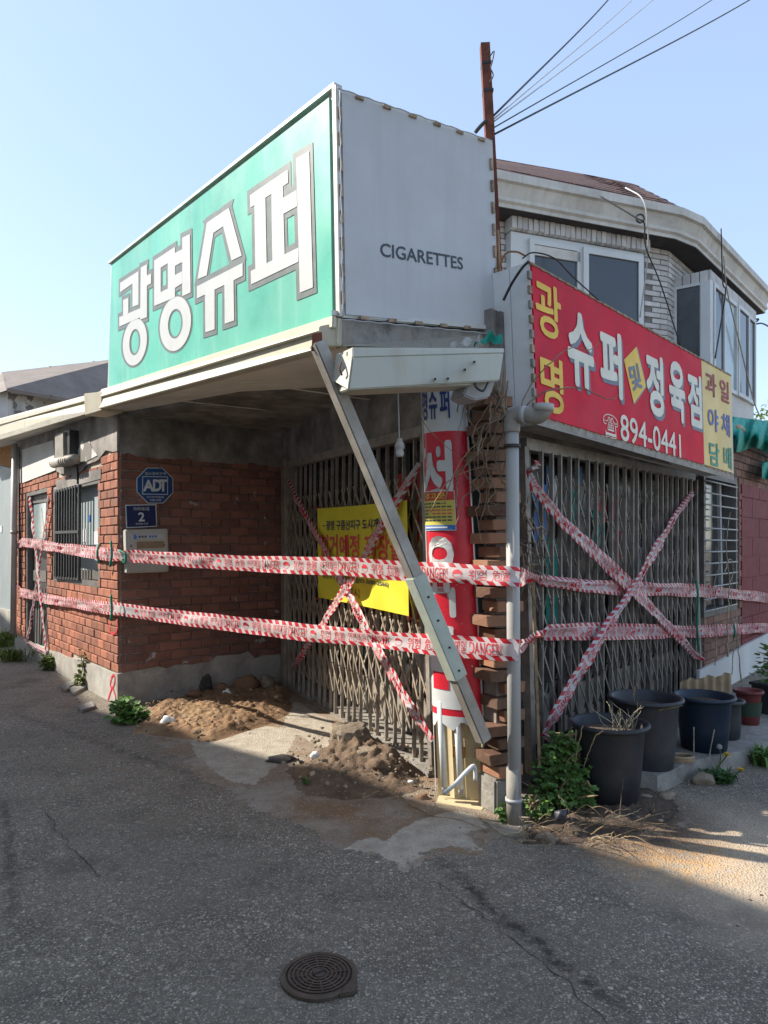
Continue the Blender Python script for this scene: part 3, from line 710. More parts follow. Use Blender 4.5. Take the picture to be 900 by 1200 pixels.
# address plate
ap = thing('address_plate', 'navy rectangular house number plate reading 2 under the octagon', 'sign', DW.at(165, 604))
aq = cv([(75, 562), (470, 555), (482, 842), (88, 862)], 140, 540, 10.91)
plate(DW, aq, .022, .032, 'rim', 'white_print', ap)
F_ap = Face(DW, aq); F_ap.rect((.03, .045, .97, .955), .032, .035, 'navy', ap, 'plate')
F_ap.text('가리대2길', (.24, .73, .76, .89), .037, 'white_print', ap, .02)
F_ap.text('2', (.39, .26, .6, .66), .037, 'white_print', ap, .05)
F_ap.text('Garidae 2-gil', (.3, .11, .7, .21), .037, 'white_print', ap, .02)
# meter cabinet
mc = thing('meter_cabinet', 'dirty white meter cabinet mounted below the navy number plate', 'cabinet', DW.at(172, 640))
mq = cv([(80, 880), (620, 868), (632, 1420), (95, 1440)], 140, 540, 10.91)
plate(DW, mq, .02, .11, 'box', 'cabinet', mc, .008)
F_mc = Face(DW, mq); F_mc.rect((.06, .05, .95, .95), .11, .118, 'cabinet', mc, 'lid')
F_mc.rect((.13, .78, .9, .88), .118, .121, 'grey_panel', mc, 'name_strip')
F_mc.rect((.25, .56, .9, .72), .118, .120, 'cardboard', mc, 'stained_label')
mb = MB().tube([F_mc.w(.2, .83, .1215), F_mc.w(.2, .83, .1235)], .022, 12); mb.build('emblem', 'poster_blue', mc)
for k in range(3): F_mc.rect((.3 + k * .07, .805, .345 + k * .07, .855), .121, .1225, 'dark_print', mc, 'printed_mark')
for k in range(3): F_mc.rect((.55 + k * .07, .805, .595 + k * .07, .855), .121, .1225, 'poster_blue', mc, 'printed_mark')
for a in (.12, .9): F_mc.rect((a - .012, .6, a + .012, .66), .118, .124, 'rust', mc, 'latch')

# ------------------------------------------------------------------ left gate
def gate(label, pl, top, bot, n, m, loc, rows, z0, z1, frame_m, linkm='link'):
    g = thing('folding_gate', label, 'gate', loc)
    (tx0, ty0), (tx1, ty1) = top; (bx0, by0), (bx1, by1) = bot
    T0, T1 = pl.at(tx0, ty0), pl.at(tx1, ty1); B0_, B1_ = pl.at(bx0, by0), pl.at(bx1, by1)
    MB().bar(T0, T1, .05, .07).build('top_rail', frame_m, g); MB().bar(B0_, B1_, .05, .035).build('bottom_track', frame_m, g)
    MB().bar(T0 + Vector((0, 0, -.02)), B0_, .05, .05, pl.n).build('side_post', frame_m, g); MB().bar(T1 + Vector((0, 0, -.02)), B1_, .05, .05, pl.n).build('side_post', frame_m, g)
    ch = MB().prism([Vector((-.011, -.012, 0)), Vector((-.008, .012, 0)), Vector((.008, .012, 0)), Vector((.011, -.012, 0))], Vector((0, 0, 1))).mesh('bar')
    bars = []
    for k in range(1, n):
        a = k / n + rnd.gauss(0, .1) / n; t = T0.lerp(T1, a) - Vector((0, 0, .03)); b = B0_.lerp(B1_, a); bars.append((b, t))
        X = -pl.u; d = t - b
        mw = Matrix(((X.x, pl.n.x, d.x, b.x), (X.y, pl.n.y, d.y, b.y), (X.z, pl.n.z, d.z, b.z), (0, 0, 0, 1)))
        link('bar', ch, m, g, mw)
    allb = [(B0_, T0)] + bars + [(B1_, T1)]
    lw_ = .009 if linkm == 'link' else .0065
    lk = MB().prism([Vector((-lw_, -.003, 0)), Vector((lw_, -.003, 0)), Vector((lw_, .003, 0)), Vector((-lw_, .003, 0))], Vector((0, 0, 1))).mesh('link')
    cand = []
    for k in range(len(allb) - 1):
        (b0, t0), (b1, t1) = allb[k], allb[k + 1]
        f = lambda b, t, z: b + (t - b) * ((z - b.z) / (t.z - b.z))
        for r in range(rows):
            za = z0 + (z1 - z0) * r / rows; zh = (z1 - z0) / rows * .96
            cand.append((f(b0, t0, za + zh), f(b1, t1, za), .014)); cand.append((f(b0, t0, za), f(b1, t1, za + zh), -.016))
    for p, q, of in cand[:300] if len(cand) > 300 else cand:
        d = q - p; o_ = p + pl.n * of; Y = pl.n; X = Y.cross(d).normalized()
        link('link', lk, linkm, g, Matrix(((X.x, Y.x, d.x, o_.x), (X.y, Y.y, d.y, o_.y), (X.z, Y.z, d.z, o_.z), (0, 0, 0, 1))))
    if len(cand) > 300:
        mb = MB()
        for p, q, of in cand[300:]: mb.bar(p + pl.n * of, q + pl.n * of, .005, .012, pl.n)
        o = mb.build('linkage', linkm, g); o['kind'] = 'stuff'
    return g
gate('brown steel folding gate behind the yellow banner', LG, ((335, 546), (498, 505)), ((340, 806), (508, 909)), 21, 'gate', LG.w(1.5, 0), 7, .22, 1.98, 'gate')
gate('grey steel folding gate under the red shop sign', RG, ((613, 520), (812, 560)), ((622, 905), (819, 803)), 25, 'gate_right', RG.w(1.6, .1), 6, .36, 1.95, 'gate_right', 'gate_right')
# walls over and behind the gates
lw = thing('lintel_wall', 'sooty concrete lintel over the brown folding gate', 'wall', LG.w(1.5, 2.3))
MB().prism([LG.w(-.12, 2.36, .02), LG.w(3.3, 2.22, .02), LG.w(3.3, 2.62, .02), LG.w(-.12, 2.9, .02)], -LG.n * .2).build('lintel', 'plaster_dark', lw)
MB().prism([LG.w(-.14, 0, .04), LG.w(-.02, 0, .04), LG.w(-.02, 2.4, .04), LG.w(-.14, 2.4, .04)], -LG.n * .14).build('jamb', 'gate', lw)
MB().prism([LG.w(.0, .0, -.02), LG.w(3.2, .0, -.02), LG.w(3.2, .07, -.02), LG.w(.0, .07, -.02)], -LG.n * .2).build('threshold', 'kerb', lw)
MB().prism([LG.w(1.9, .0, .05), LG.w(3.15, .0, .05), LG.w(3.15, .05, .05), LG.w(1.9, .05, .05)], -LG.n * .1).build('step', 'kerb', lw)
def shopfront(label, pl, L, z0, z1, back, m):
    t = thing('glazed_screen', label, 'glazed doors', pl.w(L / 2, 0, -back))
    MB().prism([pl.w(-.3, -.01, -back - .03), pl.w(L + .3, -.01, -back - .03), pl.w(L + .3, z1, -back - .03), pl.w(-.3, z1, -back - .03)], -pl.n * .06).build('back_panel', 'dark', t)
    n = 4
    for k in range(n):
        a, b = L * k / n, L * (k + 1) / n
        p = MB().prism([pl.w(a + .05, z0 + .35, -back), pl.w(b - .05, z0 + .35, -back), pl.w(b - .05, z1 - .1, -back), pl.w(a + .05, z1 - .1, -back)], -pl.n * .012).build('pane', 'glass_shop', t)
        MB().bar(pl.w(a + .025, z0, -back), pl.w(a + .025, z1, -back), .05, .05, pl.n).build('mullion', 'black_steel', t)
        MB().prism([pl.w(a + .05, z0, -back), pl.w(b - .05, z0, -back), pl.w(b - .05, z0 + .32, -back), pl.w(a + .05, z0 + .32, -back)], -pl.n * .02).build('kick_panel', 'strut', t)
    return t
sf = shopfront('dark glazed shop doors behind the brown folding gate', LG, LG.len, .05, 2.35, .22, 'black_steel')
for q, m in (((462, 556, 506, 590), 'poster_red'), ((486, 600, 506, 660), 'poster_red'), ((472, 705, 492, 760), 'maroon')):
    plate(LG, [(q[0], q[1]), (q[2], q[1] - 6), (q[2], q[3]), (q[0], q[3])], -.21, -.205, 'old_poster', m, sf)
for k in range(5): plate(LG, [(486, 690 + k * 9), (504, 691 + k * 9), (504, 694 + k * 9), (486, 693 + k * 9)], -.2, -.195, 'coloured_stripe', ('letter_yellow', 'maroon')[k % 2], sf)
plate(LG, [(496, 770), (501, 771), (501, 808), (497, 806)], -.205, -.19, 'white_strip', 'white_print', sf)
sf = shopfront('dark glazed shop front with faded posters behind the grey folding gate', RG, RG.len, .12, 2.2, .25, 'black_steel')
for q, m in (((626, 566, 640, 640), 'poster_blue'), ((640, 545, 650, 600), 'blue_plate'), ((700, 575, 712, 612), 'poster_red'), ((716, 575, 726, 608), 'poster_red'), ((695, 598, 709, 640), 'tarp'),
             ((640, 630, 660, 735), 'tarp'), ((668, 575, 680, 615), 'tarp'), ((712, 620, 728, 655), 'maroon'), ((742, 640, 760, 690), 'letter_shadow'), ((765, 610, 775, 660), 'letter_shadow'), ((648, 560, 658, 600), 'white_print'), ((676, 545, 682, 566), 'poster_blue')):
    plate(RG, [(q[0], q[1]), (q[2], q[1] + 2), (q[2], q[3]), (q[0], q[3] + 1)], -.245, -.24, 'old_poster', m, sf)

# ------------------------------------------------------------------ canopy and roof sign
cn = thing('canopy', 'cream edged flat canopy sheltering the shop corner', 'canopy', (A0 + B0) / 2)
Ab, Bb, Eb = P(400, 405, 3.54), P(117, 480, 6.49), DW.w(DW.len + .1, 2.83)
Cb = P(586, 412, 4.2); Gb = Vector((.75, 4.9, 2.55)); Kb = DW.w(0, 2.76)
MB().prism([Ab, Bb, Kb, Eb, Gb, Cb], Vector((0, 0, .09))).build('soffit', 'soffit', cn)
# soffit board joints
for a, b in ((.35, .3), (.68, .7)):
    MB().bar(Ab.lerp(Bb, a) + Vector((.1, .1, -.004)), Gb.lerp(Eb, b) + Vector((0, 0, -.004)), .012, .006).build('board_joint', 'soffit', cn)
fd = Vector((-.025, -.018, 0))
MB().prism([Ab + fd, Bb + fd, B0 + fd + Vector((0, 0, -.004)), A0 + fd + Vector((0, 0, -.004))], Vector((.06, .05, 0))).build('front_fascia', 'cream', cn, bevel=.006)
m1 = lambda p, q, a: p.lerp(q, a)
MB().prism([m1(Ab, A0, .58) + fd * 1.8, m1(Bb, B0, .58) + fd * 1.8, m1(Bb, B0, 1.0) + fd * 1.8, m1(A0, A0, 1) + fd * 1.8], Vector((.02, .015, 0))).build('drip_strip', 'cream', cn, bevel=.004)
MB().prism([Ab, Cb, C0 + Vector((0, 0, -.01)), A0 + Vector((0, 0, -.01))], Vector((-.03, .04, 0))).build('side_fascia', 'stain_steel', cn)
MB().prism([A0 + fd * 2, C0 + Vector((0, -.03, 0)), C0 + Vector((0, -.03, .025)), A0 + fd * 2 + Vector((0, 0, .025))], Vector((0, .05, 0))).build('top_angle', 'alu', cn)
MB().prism([P(374, 382, 3.53), P(401, 376, 3.53), P(400, 405, 3.53), P(372, 406, 3.53)], Vector((0, .02, 0))).build('corner_cap', 'cream', cn, bevel=.004)

rs = thing('roof_sign', 'big green and grey boxed shop sign standing on the canopy', 'sign', (A0 + B0 + C0) / 3)
D0 = B0 + (C0 - A0); D1 = B1 + (C1 - A1)
GS = FreePlane(A0, B0, A1); CS = FreePlane(A0, C0, A1); B1 = GS.at(130, 310); C1 = CS.at(577, 165); D1 = B1 + (C1 - A1)
mb = MB(); i = mb.vs([A0, B0, D0, C0, A1, B1, D1, C1]); mb.f += [(0, 1, 5, 4), (1, 2, 6, 5), (2, 3, 7, 6), (3, 0, 4, 7), (4, 5, 6, 7), (0, 3, 2, 1)]
mb.build('box', 'alu', rs)
F_gs = Face(GS, [(130, 310), (396, 103), (401, 372), (126, 457)])
F_gs.rect((.006, .012, .978, .988), .0, .012, 'green_sign', rs, 'green_panel')
F_cs = Face(CS, [(396, 103), (577, 165), (586, 389), (401, 372)])
F_cs.rect((.02, .015, .98, .985), .0, .01, 'grey_panel', rs, 'grey_panel')
F_cs.text('CIGARETTES', F_cs.bb(cv([(42, 105), (768, 245), (765, 345), (45, 220)], 440, 270, 7.5)), .012, 'dark_print', rs, .02)
for k in range(6):
    a = .1 + k * .16; F_cs.rect((a, .984, a + .045, 1.0), .01, .02, 'clip', rs, 'clip')
    F_cs.rect((a, .0, a + .045, .016), .01, .02, 'clip', rs, 'clip')
for k in range(8):
    b = .06 + k * .115; F_cs.rect((.002, b, .018, b + .055), .01, .022, 'clip', rs, 'clip'); F_cs.rect((.983, b - .02, .999, b + .04), .01, .022, 'clip', rs, 'clip')
for e, q in enumerate((((396, 103), (577, 165)), ((401, 374), (586, 392)))):
    pts = [CS.at(q[0][0] + (q[1][0] - q[0][0]) * k / 30, q[0][1] + (q[1][1] - q[0][1]) * k / 30 + math.sin(k * 1.9 + e) * .6, .032) for k in range(31)]
    MB().tube(pts, .003, 5).build('edge_wire', 'cable_pale', rs, True)
pts = [CS.at(398 + 4 * k / 30 + math.sin(k * 2.1) * .6, 106 + 265 * k / 30, .035) for k in range(31)]
MB().tube(pts, .003, 5).build('edge_wire', 'cable_pale', rs, True)
for p0, p1 in ((A1, B1),):
    MB().bar(p0 + Vector((0, 0, .01)), p1 + Vector((0, 0, .01)), .05, .02).build('top_trim', 'alu', rs)
    MB().bar(A1 + GS.n * .016, A0 + GS.n * .016, .03, .02, GS.n).build('corner_trim', 'alu', rs)
c1 = lambda q: cv(q, 130, 260, 5.625); c2 = lambda q: cv(q, 280, 160, 6.0)
syl = {
 'a': ([c1(q) for q in ([(60, 402), (182, 324), (182, 378), (60, 465)], [(142, 395), (182, 370), (182, 545), (142, 560)], [(80, 515), (115, 500), (115, 600), (80, 620)], [(55, 628), (196, 568), (196, 628), (55, 690)],
        [(197, 300), (237, 280), (237, 628), (192, 645)], [(237, 352), (265, 342), (265, 405), (237, 420)])], (c1([(158, 793)])[0], 80 / 5.625, 152 / 5.625, 36 / 5.625, 86 / 5.625, -.32)),
 'b': ([c1(q) for q in ([(285, 255), (328, 228), (328, 538), (285, 555)], [(285, 255), (422, 165), (422, 242), (285, 330)], [(285, 485), (422, 415), (422, 497), (285, 555)], [(375, 195), (422, 165), (422, 497), (375, 518)],
        [(470, 105), (520, 80), (525, 465), (470, 490)], [(422, 205), (470, 180), (470, 265), (422, 290)], [(422, 350), (470, 325), (470, 405), (422, 435)])], (c1([(425, 672)])[0], 103 / 5.625, 178 / 5.625, 48 / 5.625, 97 / 5.625, -.26)),
 'c': ([c1(q) for q in ([(632, 6), (678, -25), (676, 70), (632, 352), (570, 378)], [(632, 6), (777, -93), (745, 25), (672, 75)], [(777, -93), (862, 222), (795, 255), (735, 10), (735, -65)], [(567, 425), (868, 270), (868, 355), (567, 505)],
        [(620, 470), (683, 440), (683, 708), (622, 728)], [(748, 410), (808, 385), (812, 650), (750, 672)])], None),
 'd': ([c2(q) for q in ([(78, 412), (342, 232), (345, 325), (80, 500)], [(108, 440), (185, 400), (195, 900), (115, 940)], [(228, 400), (308, 350), (322, 860), (235, 890)], [(83, 945), (418, 780), (418, 880), (85, 1040)],
        [(308, 432), (405, 375), (408, 490), (310, 545)], [(402, 155), (493, 100), (520, 1060), (428, 1098)])], None)}
def grow(poly, e):
    """offset a convex polygon given as world points in the sign plane outwards by e"""
    q = [Vector(((p - GS.o).dot(GS.u), (p - GS.o).dot(GS.v))) for p in poly]
    ar = sum(q[k].x * q[(k + 1) % len(q)].y - q[(k + 1) % len(q)].x * q[k].y for k in range(len(q)))
    sg = 1 if ar > 0 else -1; out = []
    for k in range(len(q)):
        a, b, c = q[k - 1], q[k], q[(k + 1) % len(q)]; d1 = (b - a).normalized(); d2 = (c - b).normalized()
        n1 = Vector((d1.y, -d1.x)) * sg; n2 = Vector((d2.y, -d2.x)) * sg; m = (n1 + n2); m = m / max(.35, m.dot(n1) ) if m.length > 1e-6 else n1
        out.append(b + m * e)
    off = (poly[0] - GS.o).dot(GS.n)
    return [GS.o + GS.u * p.x + GS.v * p.y + GS.n * off for p in out]
def ring_pts(c, rx, ry, k, off, n=40):
    return [GS.at(c[0] + rx * math.cos(2 * math.pi * i / n), c[1] + ry * math.sin(2 * math.pi * i / n) + k * rx * math.cos(2 * math.pi * i / n), off) for i in range(n)]
def annulus(mb, a, b):
    n = len(a); i = mb.vs(a); j = mb.vs(b)
    for k in range(n): q = (k + 1) % n; mb.f.append((i + k, i + q, j + q, j + k))
for nm, (polys, ring) in syl.items():
    ol, wh = MB(), MB(); z = 0
    for k, q in enumerate(polys):
        z += .0003
        ol.poly(grow([GS.at(x, y, .0135 + z) for x, y in q], .036)); wh.poly([GS.at(x, y, .0165 + z) for x, y in q])
    if ring:
        c, rx, ry, ix, iy, kk = ring; e = 1.9
        annulus(ol, ring_pts(c, rx + e, ry + e * 1.3, kk, .0135), ring_pts(c, ix - e, iy - e * 1.3, kk, .0135))
        annulus(wh, ring_pts(c, rx, ry, kk, .0165), ring_pts(c, ix, iy, kk, .0165))
    ol.build('letter_outline', 'letter_grey', rs, recalc=False); wh.build('lettering', 'letter_white', rs, recalc=False)

# eave of the low wing going back along the left street
ev = thing('eave', 'cream eave trim running back along the top of the left brick wall', 'eave', P(60, 500, 8.5))
e0t, e0b = P(126, 458, 6.5), P(117, 480, 6.5); e1t, e1b = P(-40, 502, 11.3), P(-40, 527, 11.3)
MB().prism([e0b, e1b, e1t, e0t], Vector((.05, .04, 0))).build('fascia', 'cream', ev)
MB().prism([e0t.lerp(e0b, .3) + fd, e1t.lerp(e1b, .3) + fd, e1t + fd, e0t + fd], Vector((.03, .02, 0))).build('drip_strip', 'cream', ev)
MB().prism([e0b, e1b, LW.w(7.0, 3.2), Vector((-4.6, 10.4, 3.0)), LW.w(-.02, 2.775)], Vector((0, 0, .06))).build('soffit', 'soffit', ev)
MB().prism([P(98, 461, 6.55), P(119, 459, 6.4), P(119, 481, 6.4), P(99, 487, 6.55)], Vector((.15, .12, 0))).build('end_box', 'cream', ev, bevel=.006)
MB().prism([e0t + Vector((0, 0, -.02)), e1t + Vector((0, 0, -.02)), Vector((-3.2, 13, 3.5)), Vector((-.5, 8.5, 3.1)), ], Vector((0, 0, .03))).build('roof', 'roof_grey', ev)

# steel prop
st = thing('steel_prop', 'leaning steel prop holding up the sagging canopy corner', 'prop', P(570, 870, 3.87))
p0, p1 = P(372, 402, 3.5), P(567, 868, 3.8)
MB().bar(p0, p1, .068, .068, Vector((.5, -.8, 0))).build('post', 'strut', st, bevel=.006)
sp0, sp1 = p0.lerp(p1, .565), p0.lerp(p1, .83)
MB().bar(sp0, sp1, .084, .084, Vector((.5, -.8, 0))).build('sleeve', 'strut_green', st, bevel=.004)
MB().prism([P(366, 391, 3.49), P(377, 389, 3.49), P(378, 408, 3.48), P(365, 411, 3.48)], Vector((0, .012, 0))).build('top_bracket', 'rust', st)
ax = (p1 - p0).normalized(); fn = (Vector((.5, -.8, 0)) - ax * Vector((.5, -.8, 0)).dot(ax)).normalized()
for t in (.62, .68, .75, .81): MB().tube([p0.lerp(p1, t) + fn * .042, p0.lerp(p1, t) + fn * .047], .006, 8).build('bolt_hole', 'dark', st)

# white strip lamp hanging under the canopy edge
lp = thing('strip_light', 'white metal strip light housing hung under the grey sign face', 'light', P(490, 432, 3.5))
f = [P(413, 418, 3.42), P(591, 413, 3.62), P(586, 446, 3.6), P(408, 457, 3.4)]
MB().prism(f, Vector((-.09, .16, .01))).build('housing', 'lamp_white', lp, bevel=.006)
MB().prism([P(413, 407, 3.43), P(591, 408, 3.63), P(591, 413.5, 3.62), P(413, 418.5, 3.42)], Vector((-.09, .15, .005))).build('top_lip', 'lamp_white', lp, bevel=.003)
MB().prism([P(395, 414, 3.5), P(413, 419, 3.42), P(408, 456, 3.4), P(391, 446, 3.5)], Vector((-.003, -.006, 0))).build('end_cap', 'lamp_white', lp)
mb = MB(); mb.tube(bez([P(400, 425, 3.44), P(398, 432, 3.42), P(401, 440, 3.42)], 5), .005, 5); mb.build('handle', 'rust', lp, True)
MB().prism([P(407.5, 457.5, 3.41), P(413, 457, 3.41), P(555, 451, 3.59), P(555, 448, 3.59)], Vector((-.08, .14, 0))).build('lower_edge', 'lamp_white', lp)
for x, y in ((510, 444), (525, 443.5), (545, 433), (556, 424)): MB().tube([P(x, y, 3.4), P(x, y, 3.6)], .006, 6).build('screw', 'black_steel', lp)
jb = thing('lamp_bracket', 'grey plastic junction box tucked under the right end of the strip light', 'box', P(562, 456, 3.7))
MB().prism([P(549, 446, 3.62), P(582, 444, 3.68), P(574, 466, 3.68), P(556, 469, 3.64), P(543, 463, 3.62)], Vector((-.06, .14, 0))).build('box', 'grey_plastic', jb, bevel=.008)
MB().tube(bez([P(560, 440, 3.58), P(557, 452, 3.58), P(566, 458, 3.58), P(572, 448, 3.6)], 6), .006, 6).build('cable', 'cable', jb, True)
bl = thing('bulb_holder', 'bare lamp holder dangling on a cord before the brown gate', 'lamp holder', P(469, 535, 3.9))
MB().tube(bez([P(466, 452, 3.9), P(467, 480, 3.9), P(468, 515, 3.9)], 6), .004, 5).build('cord', 'cable_pale', bl, True)
MB().lathe(P(468.5, 535, 3.9), [(.001, .1), (.012, .1), (.016, .085), (.024, .07), (.027, .045), (.02, .043), (.02, .03), (.024, .028), (.022, .01), (.018, .0), (.001, .0)], 14).build('socket', 'cable_pale', bl, True)
gsn = MB().grid(lambda u, v: P(556 + 32 * u, 402 - 12 * math.sin(u * 2.2) + v * (5 + 9 * u), 3.75) + Vector((0, .03 * math.sin(u * 9 + v * 3), .012 * math.sin(u * 14))), 14, 5).build('net_scrap', 'tarp', None, True)
tag(gsn, 'scrap of green netting caught under the grey sign face', 'netting')
rag = MB().grid(lambda u, v: P(528 + 34 * u, 402 - 9 * u + v * 7, 3.72) + Vector((0, .02 * math.sin(u * 11), .01 * math.sin(u * 13 + v * 4))), 12, 4).build('cloth_scrap', 'pvc', None, True)
tag(rag, 'grey cloth scrap lying beside the green netting above the strip light', 'cloth')

# ------------------------------------------------------------------ pole sign (curved light box)
cs = thing('pole_sign', 'tall red curved light box sign with broken base beside the brown gate', 'sign', G(540, 940))
ax0, ax1 = P(541, 940, 4.13), P(517.5, 400, 4.13)
nf = Vector((-.42, -.907, 0)).normalized(); sdv = Vector((-nf.y, nf.x, 0))
def pole(u, y, off=0.0):
    """u -1..1 round the curved face, y the height as a photo row"""
    t = (940 - y) / 540.0; c = ax0.lerp(ax1, t); rr = .158 - .03 * t; th = u * R(84)
    return c + sdv * (math.sin(th) * (rr + off)) + nf * (math.cos(th) * (rr * .55 + off))
def bow(u, y): return y - 5 * (1 - u * u) * 0
def curved(name, m, y0, y1, u0=-1, u1=1, off=0, nv=20, jag=0):
    return MB().grid(lambda a, b: pole(u0 + (u1 - u0) * a, y0 + (y1 - y0) * b + (jag * b * (noise.noise(Vector((a * 9, 2, 0))) + .6 * math.sin(a * 17)) if jag else 0), off), 20, nv).build(name, m, cs, True, recalc=False)
curved('white_panel', 'col_white', 430, 507.5); curved('red_panel', 'col_red', 507.5, 836)
curved('torn_edge', 'col_white', 836, 847, off=.001, nv=4, jag=6)
MB().grid(lambda a, b: pole(-.97 + 1.2 * a, 764 + 64 * b, .002), 12, 6).build('white_block', 'col_white', cs, True, recalc=False)
MB().tube([pole(1.0, 430, .004), pole(1.0, 836, .004)], .006, 6).build('edge_strip', 'col_white', cs, True)
MB().tube([pole(-1.0, 430, .004), pole(-1.0, 836, .004)], .006, 6).build('edge_strip', 'col_white', cs, True)
def ptext(s, u0, u1, y0, y1, m, bold=.03, off=.003):
    text_map(MB(), s, lambda a, b: pole(u0 + (u1 - u0) * a, y1 + (y0 - y1) * b, off), bold).build('lettering', m, cs, recalc=False)
for k, s_ in enumerate('광명슈퍼'): ptext(s_, -1.15 + k * .38 + (.0 if k else .2), -.85 + k * .38, 457, 493, 'col_blue', .04)
ptext('정', -.88, .3, 518, 612, 'col_white', .045); ptext('육', -.78, .34, 628, 722, 'col_white', .045); ptext('ㅓ', -.62, .12, 732, 775, 'col_white', .05)
MB().grid(lambda a, b: pole(-.62 + .55 * a, 786 + 20 * b, .0045), 8, 4).build('lettering', 'col_red', cs, True, recalc=False)
# exposed inside below
MB().grid(lambda a, b: ax0.lerp(ax1, (940 - (838 + 101 * b)) / 540) + sdv * (.15 * (a * 2 - 1)) - nf * (.02 + .02 * abs(math.sin(a * 9.4))), 24, 2).build('back_tray', 'tray', cs, recalc=False)
MB().tube([pole(1.0, 836, -.01), pole(1.0, 939, -.01)], .014, 6).build('tray_flange', 'tray', cs, True)
MB().prism([ax0 - sdv * .15 - nf * .03, ax0 + sdv * .15 - nf * .03, ax0 + sdv * .15 + nf * .1, ax0 - sdv * .12 + nf * .1], Vector((0, 0, .012))).build('base_plate', 'tray', cs)
for u in (-.085, .015):
    a, b = ax0 + sdv * u + nf * .06 + Vector((0, 0, .1)), ax0.lerp(ax1, .22) + sdv * u + nf * .06
    tb = MB().tube([a, b], .019, 12).build('fluorescent_tube', 'tube', cs, True)
    MB().tube([a - Vector((0, 0, .03)), a + Vector((0, 0, .012))], .015, 10).build('end_socket', 'grey_plastic', tb, True)
MB().prism([ax0 + sdv * -.04 + nf * .02 + Vector((0, 0, .27)), ax0 + sdv * .03 + nf * .02 + Vector((0, 0, .27)), ax0 + sdv * .03 + nf * .02 + Vector((0, 0, .33)), ax0 + sdv * -.04 + nf * .02 + Vector((0, 0, .33))], nf * .025).build('ballast', 'osb', cs)
curved('broken_cover', 'col_white', 842, 925, -1.0, -.8, .0, 14, 8)
MB().tube(bez([P(520, 930, 3.9), P(533, 919, 3.86), P(548, 903, 3.88), P(556, 898, 3.9), P(557, 915, 3.9)], 5), .012, 6).build('broken_strip', 'col_white', cs, True)
# notice on the pole sign
nb = thing('warning_notice', 'small yellow warning notice with red heading stuck on the pole sign', 'notice', pole(-.3, 600, .01))
def npatch(name, m, u0, u1, v0, v1, off):
    return MB().grid(lambda a, b: pole(-.9 + 1.22 * (u0 + (u1 - u0) * a), 576 + 46 * (v0 + (v1 - v0) * b), off), 10, 4).build(name, m, nb, True, recalc=False)
npatch('sheet', 'white_print', 0, 1, 0, 1, .006); npatch('heading_band', 'poster_red', .02, .98, .02, .24, .008); npatch('body', 'poster_yellow', .02, .98, .24, .86, .008); npatch('footer', 'poster_blue', .02, .98, .86, .98, .008)
text_map(MB(), '경고문', lambda a, b: pole(-.9 + 1.22 * (.18 + .6 * a), 576 + 46 * (.2 - .15 * b), .0095), .04).build('lettering', 'letter_yellow', nb, recalc=False)
for r_ in range(6):
    for k in range(7):
        if rnd.random() < .15: continue
        u0 = .06 + k * .125; npatch('print_line', 'banner_red' if r_ in (2, 3) and k > 1 else 'dark_print', u0, u0 + .1, .3 + r_ * .085, .335 + r_ * .085, .0095)
npatch('print_line', 'white_print', .1, .8, .9, .94, .0095)

# ------------------------------------------------------------------ brick pier
pr = thing('brick_pier', 'ragged brown brick pier between the pole sign and the downpipe', 'pier', G(578, 955))
pc0 = Vector((.642, 4.02, 0)); pu = Vector((.9, .44, 0)).normalized(); pn = Vector((pu.y, -pu.x, 0))
MB().box(pc0 + Vector((.03, .05, 1.1)), pu * .075, pn * .06, Vector((0, 0, 1.08))).build('mortar_core', 'mortar_dark', pr)
full = MB().box((0, 0, 0), Vector((.5, 0, 0)), Vector((0, .5, 0)), Vector((0, 0, .5)))
pm = []
for k in range(5):
    me = full.mesh('brick'); bm = bmesh.new(); bm.from_mesh(me)
    bmesh.ops.bevel(bm, geom=bm.edges[:], offset=.03, segments=1, affect='EDGES')
    for v in bm.verts: v.co += Vector(noise.noise_vector(v.co * 2.3 + Vector((k * 7, 0, 0)))) * .045
    bm.to_mesh(me); bm.free(); me.materials.append(M['brick_brown']); pm.append(me)
z = .235; k = 0
while z < 2.36:
    h = .06; sh = (-.024 if k % 2 else .016) + rnd.gauss(0, .011); wd_ = .185 + (-.012 if k % 2 == 0 else .012)
    if 4 <= k <= 6: wd_ -= .03; sh += .02
    c = pc0 + pu * sh + Vector((z - 1.2, 0, 0)) * -.022 + Vector((0, 0, z))
    mw = Matrix.Translation(c) @ Matrix(((pu.x, -pn.x, 0, 0), (pu.y, -pn.y, 0, 0), (0, 0, 1, 0), (0, 0, 0, 1))) @ Matrix.Rotation(rnd.gauss(0, .05), 4, 'Z') @ Matrix.Rotation(rnd.gauss(0, .015), 4, 'Y') @ Matrix.Diagonal((wd_, .17 + rnd.gauss(0, .01), h, 1))
    link('brick', pm[rnd.randrange(5)], None, pr, mw); z += .0765; k += 1
MB().box(pc0 + pu * .005 + Vector((0, 0, .1)), pu * .08, pn * .09, Vector((0, 0, .1))).build('footing_block', 'kerb', pr, bevel=.012)

